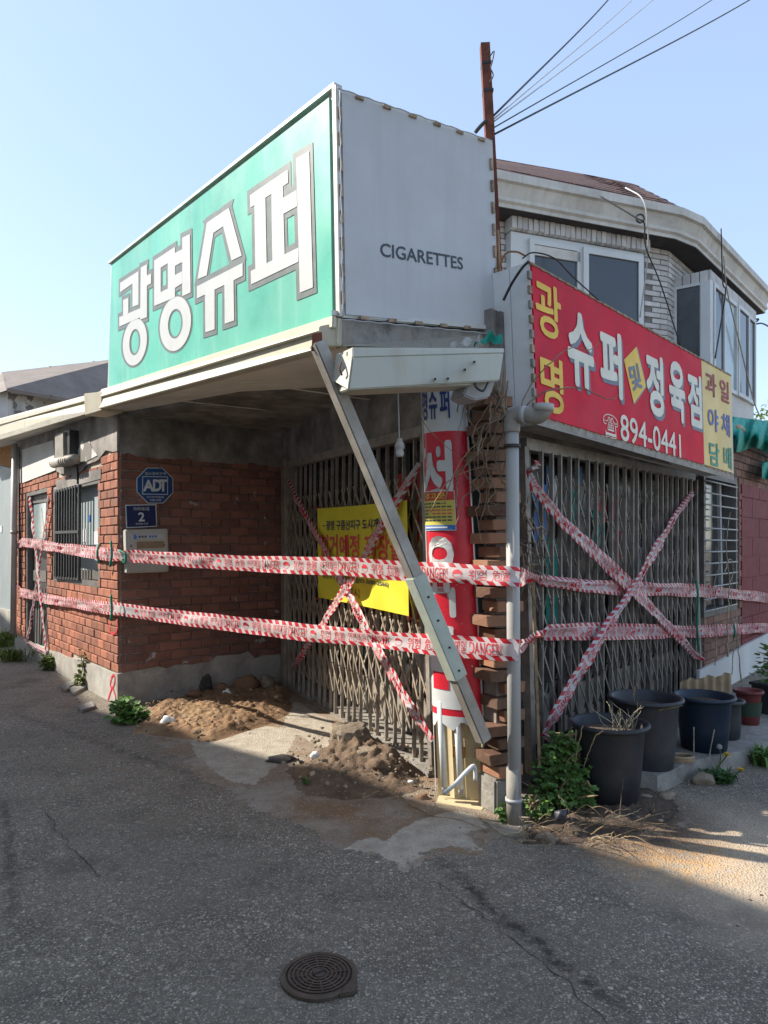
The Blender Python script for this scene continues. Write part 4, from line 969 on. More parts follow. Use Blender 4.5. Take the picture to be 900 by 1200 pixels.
# downpipe with elbow at the front corner
dp = thing('drain_pipe', 'pale grey downpipe with elbow at the shop corner', 'pipe', G(602, 965))
dx = P(602, 965, 3.8)
MB().tube([Vector((dx.x + .006, 3.8, 0)), P(600, 505, 3.8)], .036, 18).build('pipe', 'pvc', dp, True)
MB().tube([P(602, 968, 3.8), P(601.5, 900, 3.8)], .0385, 18).build('lower_sleeve', 'pvc_dark', dp, True)
MB().tube(bez([P(600, 507, 3.8), P(600.5, 492, 3.8), P(607, 486, 3.78), P(618, 486, 3.75), P(628, 488, 3.72), P(636, 483, 3.7), P(637, 474, 3.7)], 7), .043, 18).build('elbow', 'pvc_dark', dp, True)
MB().tube([P(611, 486, 3.77), P(617, 486, 3.755)], .047, 18).build('tape_wrap', 'cable_pale', dp, True)
MB().tube([P(637, 482, 3.7), P(637.5, 474, 3.7)], .052, 18).build('socket', 'pvc', dp, True)
for y in (521, 935): MB().tube([P(600 + (y - 521) / 414 * 2, y, 3.8), P(600 + (y - 521) / 414 * 2, y + 4, 3.8)], .046, 16).build('bracket', 'grey_plastic' if y > 900 else 'black_steel', dp, True)
# thin posts and sticks beside the gate
for a, b, w, m, nm, lb in (((592, 470, 4.05), (592, 930, 4.2), .03, 'pvc_dark', 'conduit', 'thin grey conduit running up behind the pale downpipe'), ((615, 520, 4.3), (621, 900, 4.38), .03, 'gate_right', 'steel_post', 'narrow steel post right of the downpipe at the gate edge'),
                    ((624, 660, 4.2), (632, 897, 4.05), .017, 'stem', 'wooden_stick', 'wooden stick leaning on the grey gate near the downpipe')):
    o = MB().bar(P(*a), P(*b), w, w, Vector((0, -1, 0))).build(nm, m); tag(o, lb, nm.replace('_', ' '))
o = MB().box(P(608, 700, 4.45), RG.u * .06, RG.n * .05, Vector((0, 0, 1.2))).build('door_jamb', 'pvc_dark', None); tag(o, 'dark weathered jamb behind the downpipe at the gate corner', 'jamb')

# rusty pole
rp = thing('rusty_pole', 'tall rusty square pole rising behind the grey sign face', 'pole', P(588, 430, 4.35))
MB().bar(P(568, 53, 4.3), P(589, 440, 4.3), .055, .055, Vector((0, -1, 0))).build('post', 'rust', rp)
for y in (75, 107): x = 568.5 + (y - 53) / 387 * 21; MB().bar(P(x, y, 4.3), P(x + .2, y + 3, 4.3), .062, .062, Vector((0, -1, 0))).build('band', 'cable', rp)
MB().tube(bez([P(574, 66, 4.25), P(579, 60, 4.24), P(577, 72, 4.24), P(575, 80, 4.25), P(578, 88, 4.25), P(574, 97, 4.26)], 5), .004, 5).build('wire_tie', 'cable', rp, True)
for i, (x0, y0, x1, y1, m, r_, lb) in enumerate(((576, 138, 712, -6, 'cable', .0075, 'thick black cable leaving the rusty pole steepest, topmost of the five'), (578, 140, 742, -8, 'cable_pale', .0045, 'pale cable just under the thick black cable'), (578, 143, 762, -4, 'cable_pale', .0045, 'pale cable second below the thick black cable'),
        (578, 150, 830, -4, 'cable', .004, 'hair thin cable between the pale pair and the lowest cable'), (580, 157, 872, -3, 'cable', .006, 'black cable leaving the rusty pole at the lowest angle'))):
    a, b = P(x0, y0, 4.3), P(x1 + (x1 - x0) * .35, y1 + (y1 - y0) * .35, 9.5); mid = (a + b) / 2 - Vector((0, 0, .06))
    o = MB().tube(bez([a, mid, b], 12), r_, 6).build('power_cable', m, None, True); tag(o, lb, 'cable', 'overhead cables to the rusty pole')
o = MB().tube(bez([P(557, 155, 4.26), P(563, 148, 4.26), P(570, 141, 4.26)], 5), .012, 6).build('cable_end', 'cable', None, True); tag(o, 'cable stub leaving the rusty pole towards the roof sign', 'cable')

# ------------------------------------------------------------------ red shop sign over the right gate
SL, SR = Vector((.2096 * 4.0, 4.0, 0)), Vector((.494 * 6.26, 6.26, 0)); RS = Plane(SL, SR)
rq = [(621, 307), (857, 440), (860, 556), (628, 488)]
sg = thing('shop_sign', 'long red and yellow boxed shop sign above the grey gate', 'sign', RS.at(740, 500))
F_rs = Face(RS, rq)
f = [RS.at(x, y) for x, y in rq]
MB().prism(f, -RS.n * .26).build('box', 'white_wall', sg)
sb = F_rs.st(823.5, 480)[0]
F_rs.rect((.006, .012, sb, .988), .0, .012, 'red_sign', sg, 'red_panel'); F_rs.rect((sb + .001, .012, .994, .988), .0, .0125, 'yellow_sign', sg, 'yellow_panel')
for k in range(34):
    a = .008 + k * .0293
    for b in (-.008, .992): F_rs.rect((a, b, a + .013, b + .016), .0, .018, ('clip', 'cardboard', 'pvc_dark')[k % 3], sg, 'clip')
for k in range(10): F_rs.rect((-.003, .04 + k * .095, .005, .09 + k * .095), .0, .018, ('clip', 'pvc_dark')[k % 2], sg, 'clip')
for b in (-.006, .994): F_rs.rect((0, b, 1, b + .012), .0, .014, 'cardboard', sg, 'edge_strip')
L1 = lambda q: F_rs.bb(cv(q, 610, 320, 6.67)); L2 = lambda q: F_rs.bb(cv(q, 720, 390, 6.0))
def st_text(s, bb, m, bold, shadow=True):
    F_rs.text(s, bb, .0165, m, sg, bold)
    if shadow:
        w = .006; F_rs.text(s, (bb[0] + w, bb[1] - .03, bb[2] + w, bb[3] - .03), .0145, 'letter_shadow', sg, bold, 'letter_shadow')
st_text('광', L1([(120, 28), (315, 250), (300, 540), (120, 290)]), 'letter_yellow', .03, False)
st_text('명', L1([(155, 620), (330, 760), (330, 1118), (160, 900)]), 'letter_yellow', .03, False)
st_text('슈', L1([(440, 300), (362, 420), (575, 700), (430, 880), (550, 905)]), 'letter_cream', .05)
st_text('퍼', L1([(612, 402), (780, 480), (803, 1000), (635, 830)]), 'letter_cream', .05)
st_text('정', L2([(218, 125), (340, 180), (345, 390), (330, 600), (228, 330)]), 'letter_cream', .05)
st_text('육', L2([(430, 200), (384, 350), (495, 400), (485, 640)]), 'letter_cream', .05)
st_text('점', L2([(512, 278), (608, 310), (620, 680), (540, 650)]), 'letter_cream', .05)
st_text('894-0441', L2([(45, 575), (465, 715), (465, 865), (45, 755)]), 'letter_cream', .02, False)
ph = cv([(690, 15), (785, 55), (780, 185), (705, 170)], 580, 480, 5.456)
st_text('☎', F_rs.bb(ph), 'letter_cream', .0, False)
dm = cv([(155, 97), (222, 375), (137, 500), (67, 190)], 720, 390, 6.0)
MB().poly([RS.at(x, y, .0135) for x, y in [(x + 1.2, y + .8) for x, y in dm]]).build('letter_shadow', 'letter_shadow', sg, recalc=False)
MB().poly([RS.at(x, y, .0155) for x, y in dm]).build('diamond', 'letter_yellow', sg, recalc=False)
F_rs.text('및', L2([(112, 205), (185, 240), (185, 415), (112, 380)]), .0175, 'letter_shadow', sg, .05, rot=R(18))
for s_, q, m in (('과', [(643, 262), (715, 300), (705, 455), (645, 400)], 'maroon'), ('일', [(742, 330), (805, 350), (803, 500), (755, 470)], 'maroon'), ('야', [(657, 515), (732, 590), (720, 700), (660, 620)], 'blue_print'),
                 ('채', [(755, 555), (812, 590), (812, 735), (757, 680)], 'blue_print'), ('담', [(670, 760), (738, 790), (738, 945), (672, 920)], 'green_print'), ('배', [(768, 790), (825, 830), (828, 965), (772, 920)], 'green_print')):
    st_text(s_, L2(q), m, .03, False)
# left end of the box: two sheets with a seam, bottom tray
tl, bl_ = RS.at(621, 307), RS.at(628, 488)
MB().prism([tl - RS.n * .0, tl - RS.n * .13, bl_ - RS.n * .13, bl_], -RS.u * .008).build('end_sheet', 'end_white', sg)
MB().prism([tl - RS.n * .137, tl - RS.n * .262, bl_ - RS.n * .262, bl_ - RS.n * .137], -RS.u * .006).build('end_sheet', 'end_white', sg)
MB().prism([RS.at(600, 494, -.1), RS.at(628, 489, .02), RS.at(860, 557, .02), RS.at(860, 557, -.25), RS.at(628, 489, -.25)], Vector((0, 0, -.04))).build('under_tray', 'gate_right', sg)
# wall above the right gate, behind the sign
rw = thing('facade_wall', 'brown brick facade right of the grey gate with barred window', 'wall', RG.w(4.5, 0))
MB().prism([RG.w(-.35, 2.1, -.02), RG.w(3.35, 2.16, -.02), RG.w(3.35, 2.85, -.02), RG.w(-.35, 2.85, -.02)], -RG.n * .2).build('upper_wall', 'plaster_dark', rw)
RW_L = 6.4
bw = [(825, 556), (861, 562), (864, 714), (828, 722)]
hb = sbox(RG, bw); bw = rect_px(RG, hb); holed_wall(RG, 3.4, RW_L, 0, lambda x: 2.75 - .022 * (x - 3.4), [hb], .2, 'mortar_bed', 'mortar_dark', rw); hr = (RG.sz(867, 600)[0], RG.sz(899, 600)[0], .2, RG.sz(880, 569)[1])
zb2 = RG.sz(822, 786)[1]
nb_ = lay_bricks(rw, RG, 3.41, RW_L, zb2, 2.66, .212, .0865, [hb, hr], 'brick_right')
plate(RG, [(820, 786), (845, 774), (872, 757), (900, 742), (930, 728), (930, 790), (820, 812)], .02, .05, 'plinth', 'white_wall', rw)
rp_ = RG; n_r = 0
s0, s1, z0_, z1_ = hr
MB().prism([RG.w(s0, z0_, .004), RG.w(s1, z0_, .004), RG.w(s1, z1_, .004), RG.w(s0, z1_, .004)], -RG.n * .003).build('board_backing', 'maroon', rw)
zz = z0_; row = 0
while zz < z1_ - .02:
    h = .23; cuts = [s0, s0 + (s1 - s0) * (.36 if row % 2 else .62), s1]
    for a, b in zip(cuts, cuts[1:]):
        MB().prism([RG.w(a + .004, zz + .004, .022), RG.w(b - .004, zz + .004, .022), RG.w(b - .004, min(zz + h, z1_) - .004, .022), RG.w(a + .004, min(zz + h, z1_) - .004, .022)], -RG.n * .016).build('panel', 'red_panel', rw, bevel=.004)
    zz += h; row += 1
wn = plate(RG, bw, -.12, -.1, 'window', 'glass', rw)
frame_of(RG, bw, .05, -.1, .03, 'window_frame', 'frame_dark', wn)
plate(RG, [(843, 560), (845, 560), (848, 716), (846, 716)], -.1, -.07, 'mullion', 'pvc', wn)
plate(RG, [(848, 615), (855, 616), (856, 650), (848, 648)], -.098, -.094, 'poster', 'pane_green', wn); plate(RG, [(849, 600), (853, 601), (853, 606), (849, 606)], -.098, -.094, 'poster', 'osb', wn)
gq = [RG.at(*bw[0], .05), RG.at(*bw[1], .05), RG.at(*bw[2], .05), RG.at(*bw[3], .05)]
for k in range(12):
    a = (k + .7) / 12.2; MB().tube([gq[0].lerp(gq[3], a), gq[1].lerp(gq[2], a)], .0085, 6).build('bar', 'pvc', wn, True)
MB().bar(RG.at(820, 548, .12), RG.at(836, 548, .12), .25, .012, Vector((0, 0, 1))).build('ledge', 'black_steel', rw)
# flat roof of the shop
sr = thing('flat_roof', 'concrete roof slab behind the red shop sign', 'roof', RG.w(2.5, 2.86, -1.5))
MB().prism([RG.w(-.4, 2.7, -.05), RG.w(6.6, 2.7, -.05), RG.w(6.6, 2.7, -2.2), RG.w(-.4, 2.7, -4)], Vector((0, 0, .16))).build('slab', 'plaster_dark', sr)
# green netting over the wall end
tp = MB().grid(lambda u, v: RG.at(858 + 60 * u, 488 + 8 * u + 37 * v + 4 * math.sin(u * 8 + 1) * v, .12 + .14 * math.sin(v * 3.0) + .04 * math.sin(u * 16) + .03 * math.sin(u * 31 + v * 6)), 50, 18).build('tarpaulin', 'tarp', None, True); tag(tp, 'green netting sheet bundled over the brown brick wall top', 'tarpaulin')
tp = MB().grid(lambda u, v: RG.at(893 + 25 * u, 540 + 20 * v + 2 * math.sin(u * 6), .14 + .06 * math.sin(v * 3 + u * 9)), 16, 10).build('tarpaulin', 'tarp', None, True); tag(tp, 'small green netting flap hanging lower at the right edge', 'tarpaulin')
o = MB().tube(bez([RG.at(857, 503, .2), RG.at(863, 501, .24), RG.at(870, 504, .24)], 5), [.03] * 5 + [.035] * 5 + [.03], 8).build('roll_end', 'straw', None, True); tag(o, 'pale rolled end poking out of the green netting', 'roll')

# ------------------------------------------------------------------ upper house
U0 = Vector((1.446, 8.0, 0)); ud = Vector((.94, .342, 0)).normalized(); U1 = Vector((3.495, 8.74, 0)); UF = Plane(U1, U1 - ud * 3.6)
UR = Plane(U1, U1 + Vector((.66, .75, 0)) * 4)
hs = thing('upper_house', 'grey brick upper storey with white eaves behind the red sign', 'house', (2.6, 9.2, 2.8))
def wallq(pl, s0, s1, z0, z1, off, th, nm, m, par): return MB().prism([pl.w(s0, z0, off), pl.w(s1, z0, off), pl.w(s1, z1, off), pl.w(s0, z1, off)], -pl.n * th).build(nm, m, par)
wf = wallq(UF, 0, 3.6, 0, 5.15, 0, .2, 'wall', 'mortar_grey', hs); wr = wallq(UR, 0, 3.55, 0, 5.15, 0, .2, 'wall', 'mortar_grey', hs)
def stuff_bricks(pl, s0, s1, z0, z1, L, H, holes, m, par):
    rest = MB(); row = 0; z = z0
    while z < z1:
        x = s0 - (L / 2 if row % 2 else 0)
        while x < s1:
            a, b = max(x, s0), min(x + L, s1); x += L; zc = z + H / 2
            if b - a < .03 or any(g0 < zc < g1 and b > h0 + .01 and a < h1 - .01 for h0, h1, g0, g1 in holes): continue
            k = rnd.randrange(8); mw = Matrix.Translation(pl.w((a + b) / 2, zc, .001)) @ Matrix(((pl.u.x, pl.n.x, 0, 0), (pl.u.y, pl.n.y, 0, 0), (0, 0, 1, 0), (0, 0, 0, 1))) @ Matrix.Diagonal((b - a - .011, .016 * rnd.uniform(.7, 1.2), H - .011, 1))
            n0 = rest.vs([mw @ Vector(v) for v in BR[k][0]]); rest.f += [tuple(n0 + q for q in f) for f in BR[k][1]]
        z += H; row += 1
    o = rest.build('brickwork', m, par); o['kind'] = 'stuff'
w1 = [(606, 283), (746, 303), (746, 402), (606, 392)]
h1 = sbox(UF, w1)
stuff_bricks(UF, 0, 3.6, 2.75, 5.14, .24, .066, [(h1[0], h1[1], h1[2] - .3, h1[3])], 'pale_brick', hs)
stuff_bricks(UR, 0, 3.55, 2.75, 5.14, .24, .066, [], 'pale_brick', hs)
# protruding front window under a soldier course
wz0, wz1 = 3.3, UF.sz(746, 302)[1]; sa, sb_ = h1[0], h1[1] + .15
wa = wallq(UF, sa, sb_, wz0, wz1, .12, .16, 'window', 'upvc', hs)
N_ = 27
sold = MB(); sold.v = list(BR[0][0]); sold.f = list(BR[0][1])
for k in range(N_):
    a = sa - .06 + (sb_ - sa + .08) * k / N_; b = sa - .06 + (sb_ - sa + .08) * (k + 1) / N_
    mw = Matrix.Translation(UF.w((a + b) / 2, wz1 + .095, .02)) @ Matrix(((UF.u.x, UF.n.x, 0, 0), (UF.u.y, UF.n.y, 0, 0), (0, 0, 1, 0), (0, 0, 0, 1))) @ Matrix.Diagonal((b - a - .008, .15, .17, 1))
    link('soldier_brick', brick_data(k % 8, 'pale_brick'), None, hs, mw)
def sash(pl, s0, s1, z0, z1, off, par, glass='glass', w=.05):
    mb = MB(); th = .05
    for a, b, c, d in ((s0, s1, z0, z0 + w), (s0, s1, z1 - w, z1), (s0, s0 + w, z0 + w, z1 - w), (s1 - w, s1, z0 + w, z1 - w)):
        mb.prism([pl.w(a, c, off), pl.w(b, c, off), pl.w(b, d, off), pl.w(a, d, off)], -pl.n * th)
    o = mb.build('sash', 'upvc', par)
    MB().prism([pl.w(s0 + w * .9, z0 + w * .9, off - .02), pl.w(s1 - w * .9, z0 + w * .9, off - .02), pl.w(s1 - w * .9, z1 - w * .9, off - .02), pl.w(s0 + w * .9, z1 - w * .9, off - .02)], -pl.n * .01).build('pane', glass, par)
mid = (sa + sb_) / 2 - .02
s_mid = UF.sz(672, 300)[0]; s_l = UF.sz(612, 290)[0]
sash(UF, sa + .06, s_mid, wz0, wz1 - .07, .20, wa, w=.07); sash(UF, s_mid, s_l, wz0, wz1 - .06, .165, wa, w=.06)
wallq(UF, s_mid + .02, s_l - .06, wz1 - .24, wz1 - .13, .165, .02, 'shade', 'eave', wa)
# corner bay window
bz0, bz1 = 3.5, 4.73
bo = U1 + UR.u * .3 ; BF = Plane(Vector((3.99, 8.70, 0)), Vector((5.346, 10.24, 0)))
BS = Plane(Vector((3.66, 8.93, 0)), Vector((3.99, 8.70, 0)))
by = thing('bay_window', 'white framed corner bay window of the grey brick upper storey', 'window', BF.w(1, bz0))
BL = 2.05
core = [Vector((3.66, 8.93, 0)), Vector((3.99, 8.70, 0)), BF.w(BL, 0), BF.w(BL, 0, -.45), Vector((3.9, 9.3, 0))]
for nm, za, zb_, m in (('sill_block', bz0 - .42, bz0, 'white_wall'), ('head_block', bz1, bz1 + .13, 'pale_brick'), ('room_shade', bz0, bz1, 'dark')):
    sc = 1 if nm != 'room_shade' else .985
    c0 = sum(core, Vector()) / 5
    MB().prism([c0 + (p - c0) * (sc if nm == 'room_shade' else 1) + Vector((0, 0, za)) for p in core], Vector((0, 0, zb_ - za))).build(nm, m, by)
for k in range(7):
    a, b = .3 * k, .3 * k + .285
    mw = Matrix.Translation(BF.w((a + b) / 2 - .02, bz1 + .065, .0)) @ Matrix(((BF.u.x, BF.n.x, 0, 0), (BF.u.y, BF.n.y, 0, 0), (0, 0, 1, 0), (0, 0, 0, 1))) @ Matrix.Diagonal((b - a, .03, .14, 1)); link('brick', brick_data(k, 'pale_brick'), None, by, mw)
for k in range(4):
    mw = Matrix.Translation(BS.w(.05 + k * .1, bz1 + .065, .0)) @ Matrix(((BS.u.x, BS.n.x, 0, 0), (BS.u.y, BS.n.y, 0, 0), (0, 0, 1, 0), (0, 0, 0, 1))) @ Matrix.Diagonal((.09, .03, .14, 1)); link('brick', brick_data(k, 'pale_brick'), None, by, mw)
sash(BS, .0, BS.len - .06, bz0, bz1, .04, by, 'glass_shop', .035)
MB().bar(Vector((3.97, 8.705, bz0)), Vector((3.97, 8.705, bz1)), .11, .11, BF.n).build('corner_post', 'upvc', by)
ed = [.06, .52, 1.12, 1.66, BL]
for k in range(4): sash(BF, ed[k], ed[k + 1], bz0, bz1, .05 - .015 * (k % 2), by, ('glass', 'pane_green', 'glass', 'glass')[k], .05)
# eaves
def outl(d, z): 
    n1, n2 = UF.n, UR.n
    a = UF.w(3.6, z, d); mt = (n1 + n2).normalized(); c = U1 + mt * (d / mt.dot(n1)) + Vector((0, 0, z)); b = UR.w(3.25 + d * .6, z, d)
    e = UR.w(3.25 + d * .6, z, -.5); cc1 = c - UF.u * -.0; 
    # soften the corner
    p1 = c + UF.u * .22; p2 = c + UR.u * .22
    return [a, p1, p2, b, e]
prof = [(.02, 5.13), (.30, 5.13), (.30, 5.17), (.33, 5.19), (.33, 5.23), (.31, 5.24), (.36, 5.36), (.40, 5.37), (.40, 5.46), (.37, 5.46), (.37, 5.44), (0.0, 5.5)]
mb = MB(); rings = [mb.vs(outl(d, z)) for d, z in prof]
for k in range(len(prof) - 1):
    for q in range(4): mb.f.append((rings[k] + q, rings[k] + q + 1, rings[k + 1] + q + 1, rings[k + 1] + q))
ea = mb.build('eave', 'eave', hs)
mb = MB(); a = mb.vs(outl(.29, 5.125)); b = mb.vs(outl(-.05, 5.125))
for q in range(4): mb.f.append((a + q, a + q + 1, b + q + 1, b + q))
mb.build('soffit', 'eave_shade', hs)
mb = MB()
o1 = outl(.36, 5.465); apex = [P(500, 172, 9.7), P(690, 205, 9.85), P(740, 215, 9.9), P(800, 262, 11.5), P(830, 290, 12.5)]
i = mb.vs(o1); j = mb.vs(apex)
for q in range(4): mb.f.append((i + q, i + q + 1, j + q + 1, j + q))
rf = mb.build('roof', 'shingle', hs)
# shingle courses laid on the front slope
for r_ in range(9):
    t0 = r_ / 9
    pa = [p.lerp(q, t0) + Vector((0, 0, .012)) for p, q in zip(o1, apex)]; pb = [p.lerp(q, t0 + .105) + Vector((0, 0, .004)) for p, q in zip(o1, apex)]
    mb = MB()
    for q in range(4):
        nn = (12, 2, 10, 2)[q]
        for k in range(nn):
            a0, a1 = (k + .02 + (.5 if r_ % 2 else 0) / 2) / nn, (k + .97 + (.5 if r_ % 2 else 0) / 2) / nn
            a0, a1 = min(a0, 1), min(a1, 1)
            if a1 - a0 < .01: continue
            j_ = Vector((0, 0, rnd.uniform(0, .01)))
            mb.prism([pa[q].lerp(pa[q + 1], a0) + j_, pa[q].lerp(pa[q + 1], a1) + j_, pb[q].lerp(pb[q + 1], a1), pb[q].lerp(pb[q + 1], a0)], Vector((0, 0, -.008)))
    o = mb.build('shingle_course', 'shingle', rf); o['kind'] = 'stuff'
# loose cables on the house
for pts, r_, m, lb in (([(733, 220, 7.6), (752, 232, 7.4), (758, 255, 7.4), (759, 300, 7.6), (750, 372, 7.9)], .008, 'cable_pale', 'pale hose looped over the brown roof edge'),
                    ([(700, 228, 7.6), (745, 255, 7.35), (755, 262, 7.35), (757, 290, 7.5), (775, 335, 7.9), (798, 408, 8.2)], .008, 'cable', 'thin black cable falling from eave to the red sign'),
                    ([(845, 268, 9.0), (847, 330, 8.9), (850, 345, 8.9), (838, 420, 8.6)], .009, 'cable', 'black cable hanging before the bay window'),
                    ([(848, 300, 9.0), (852, 340, 9.0), (865, 395, 9.4), (882, 465, 9.8), (892, 492, 9.6)], .009, 'straw', 'pale twisted cable falling past the bay window'),
                    ([(880, 375, 10.6), (889, 374, 10.6), (884, 380, 10.6), (893, 379, 10.7), (905, 385, 11)], .012, 'cable', 'knotted cable at the far corner of the bay window')):
    o = MB().tube(bez([P(*p) for p in pts], 8), r_, 6).build('loose_cable', m, None, True); tag(o, lb, 'cable')
# knot
o = MB().tube(bez([P(750 + 5 * math.cos(t * 1.3), 256 + 5 * math.sin(t * 1.3), 7.33 + .01 * t) for t in range(8)], 5), .009, 6).build('cable_knot', 'cable', None, True); tag(o, 'small loop of black cable hanging under the eave', 'cable')
for pts, r_, m, lb in (([(612, 303, 3.98), (625, 296, 3.95), (650, 303, 3.95), (672, 325, 4.1), (702, 352, 4.3)], .0045, 'cable', 'black cable arching over the left top of the red sign'),
                    ([(584, 318, 4.1), (592, 298, 4.05), (605, 295, 4.0), (616, 300, 3.98)], .006, 'cable_brown', 'orange cable looped at the top of the rusty pole foot'),
                    ([(590, 352, 4.05), (600, 332, 4.0), (612, 314, 3.95), (620, 306, 3.93)], .008, 'cable', 'thick black cable climbing the white end of the red sign'),
                    ([(583, 270, 4.2), (586, 340, 4.18), (588, 400, 4.15), (589, 470, 4.1)], .011, 'cable_brown', 'brown cable strapped down the rusty pole')):
    o = MB().tube(bez([P(*p) for p in pts], 8), r_, 6).build('loose_cable', m, None, True); tag(o, lb, 'cable')

# ------------------------------------------------------------------ far left background
fb = thing('shed_building', 'pale peeling outbuilding with grey sheet roof behind the eave', 'building', P(60, 700, 13))
MB().prism([P(-60, 460, 12.5), P(8, 458, 12.5), P(8, 760, 12.5), P(-60, 760, 12.5)], Vector((.3, 3, 0))).build('wall', 'white_wall', fb)
MB().prism([P(7, 452, 12.5), P(130, 455, 14.5), P(130, 760, 14.5), P(7, 760, 12.5)], Vector((0, 3, 0))).build('wall', 'peel', fb)
t0, t1 = P(2, 436, 13.6), P(150, 419, 15.5); q0, q1 = P(8, 455, 12.3), P(150, 479, 14.2)
MB().grid(lambda a, b: q0.lerp(q1, a).lerp(t0.lerp(t1, a), b) + Vector((0, 0, .012 * noise.noise(Vector((a * 9, b * 3, 0))))), 40, 10).build('roof_sheet', 'roof_grey', fb, True)
for a in (.33, .68): MB().tube([q0.lerp(q1, a), t0.lerp(t1, a + .02)], .02, 6).build('seam', 'roof_grey', fb)
MB().prism([q0, q1, t1, t0], Vector((0, .02, -.06))).build('roof_deck', 'roof_grey', fb)
MB().prism([P(2, 436, 13.6), P(-8, 452, 12.8), P(-6, 462, 12.3), P(8, 457, 12.3)], Vector((0, .05, 0))).build('gable_trim', 'roof_grey', fb)
LD = Plane(FAR + Vector((-.05, .1, 0)), FAR + LW.u * 4)
gt = thing('steel_door', 'blue grey steel sheet door at the far left edge', 'door', LD.w(.6, 0))
plate(LD, [(-40, 535), (12.5, 549), (12.5, 716), (-40, 705)], -.06, .0, 'leaf', 'metal_door', gt)
plate(LD, [(12, 545), (14, 545), (14, 720), (12, 720)], -.06, .02, 'frame', 'pvc', gt)
plate(LD, [(-40, 498), (13.5, 517), (13.5, 548), (-40, 534)], -.06, .02, 'header_board', 'osb', gt)
plate(LD, [(-40, 705), (13, 716), (13, 745), (-40, 728)], -.1, .05, 'plinth', 'plinth', gt)
plate(LD, [(0, 616), (2, 616), (2, 624), (0, 624)], .0, .01, 'notice', 'white_print', gt)

# ------------------------------------------------------------------ yellow banner
bn = thing('banner', 'yellow demolition notice banner tied to the brown gate', 'banner', LG.at(426, 660, .06))
F_bn = Face(LG, [(372, 596), (477, 586), (479, 722), (373, 700)])
def bw_(a, b, off=0.0):
    wob = .022 * math.sin(a * 7 + b * 3) * (1 - abs(2 * b - 1) * .4) + .012 * math.sin(a * 17 + b * 9) + .01 * noise.noise(Vector((a * 6, b * 5, 3)))
    sag = .012 * math.sin(a * math.pi) * (b - .4)
    return F_bn.w(a, b - sag, .07 + wob + off)
MB().grid(lambda a, b: bw_(a, b), 40, 30).build('cloth', 'banner', bn, True, recalc=False)
bt = lambda s, a0, b0, a1, b1, m, bold: text_map(MB(), s, lambda a, b: bw_(a0 + (a1 - a0) * a, b0 + (b1 - b0) * b, .004), bold).build('lettering', m, bn, recalc=False)
bt('광명 구름산지구 도시개발사업', .12, .755, .9, .86, 'banner_navy', .03); bt('-', .07, .8, .1, .81, 'banner_navy', .02); bt('-', .92, .8, .95, .81, 'banner_navy', .02)
bt('철거예정 지장물', .03, .46, .96, .71, 'banner_red', .04)
bt('광명시 도시개발과 (☎02-2680-2566)', .06, .215, .82, .275, 'dark_print', .015)
bt('광명시', .3, .065, .52, .165, 'dark_print', .0)
for a, b in ((0, 0), (1, 0), (0, 1), (1, 1)): MB().tube([bw_(a, b), bw_(a + (.03 if a else -.03), b + (.03 if b else -.03), -.05)], .006, 5).build('tie', 'tape_red', bn, True)

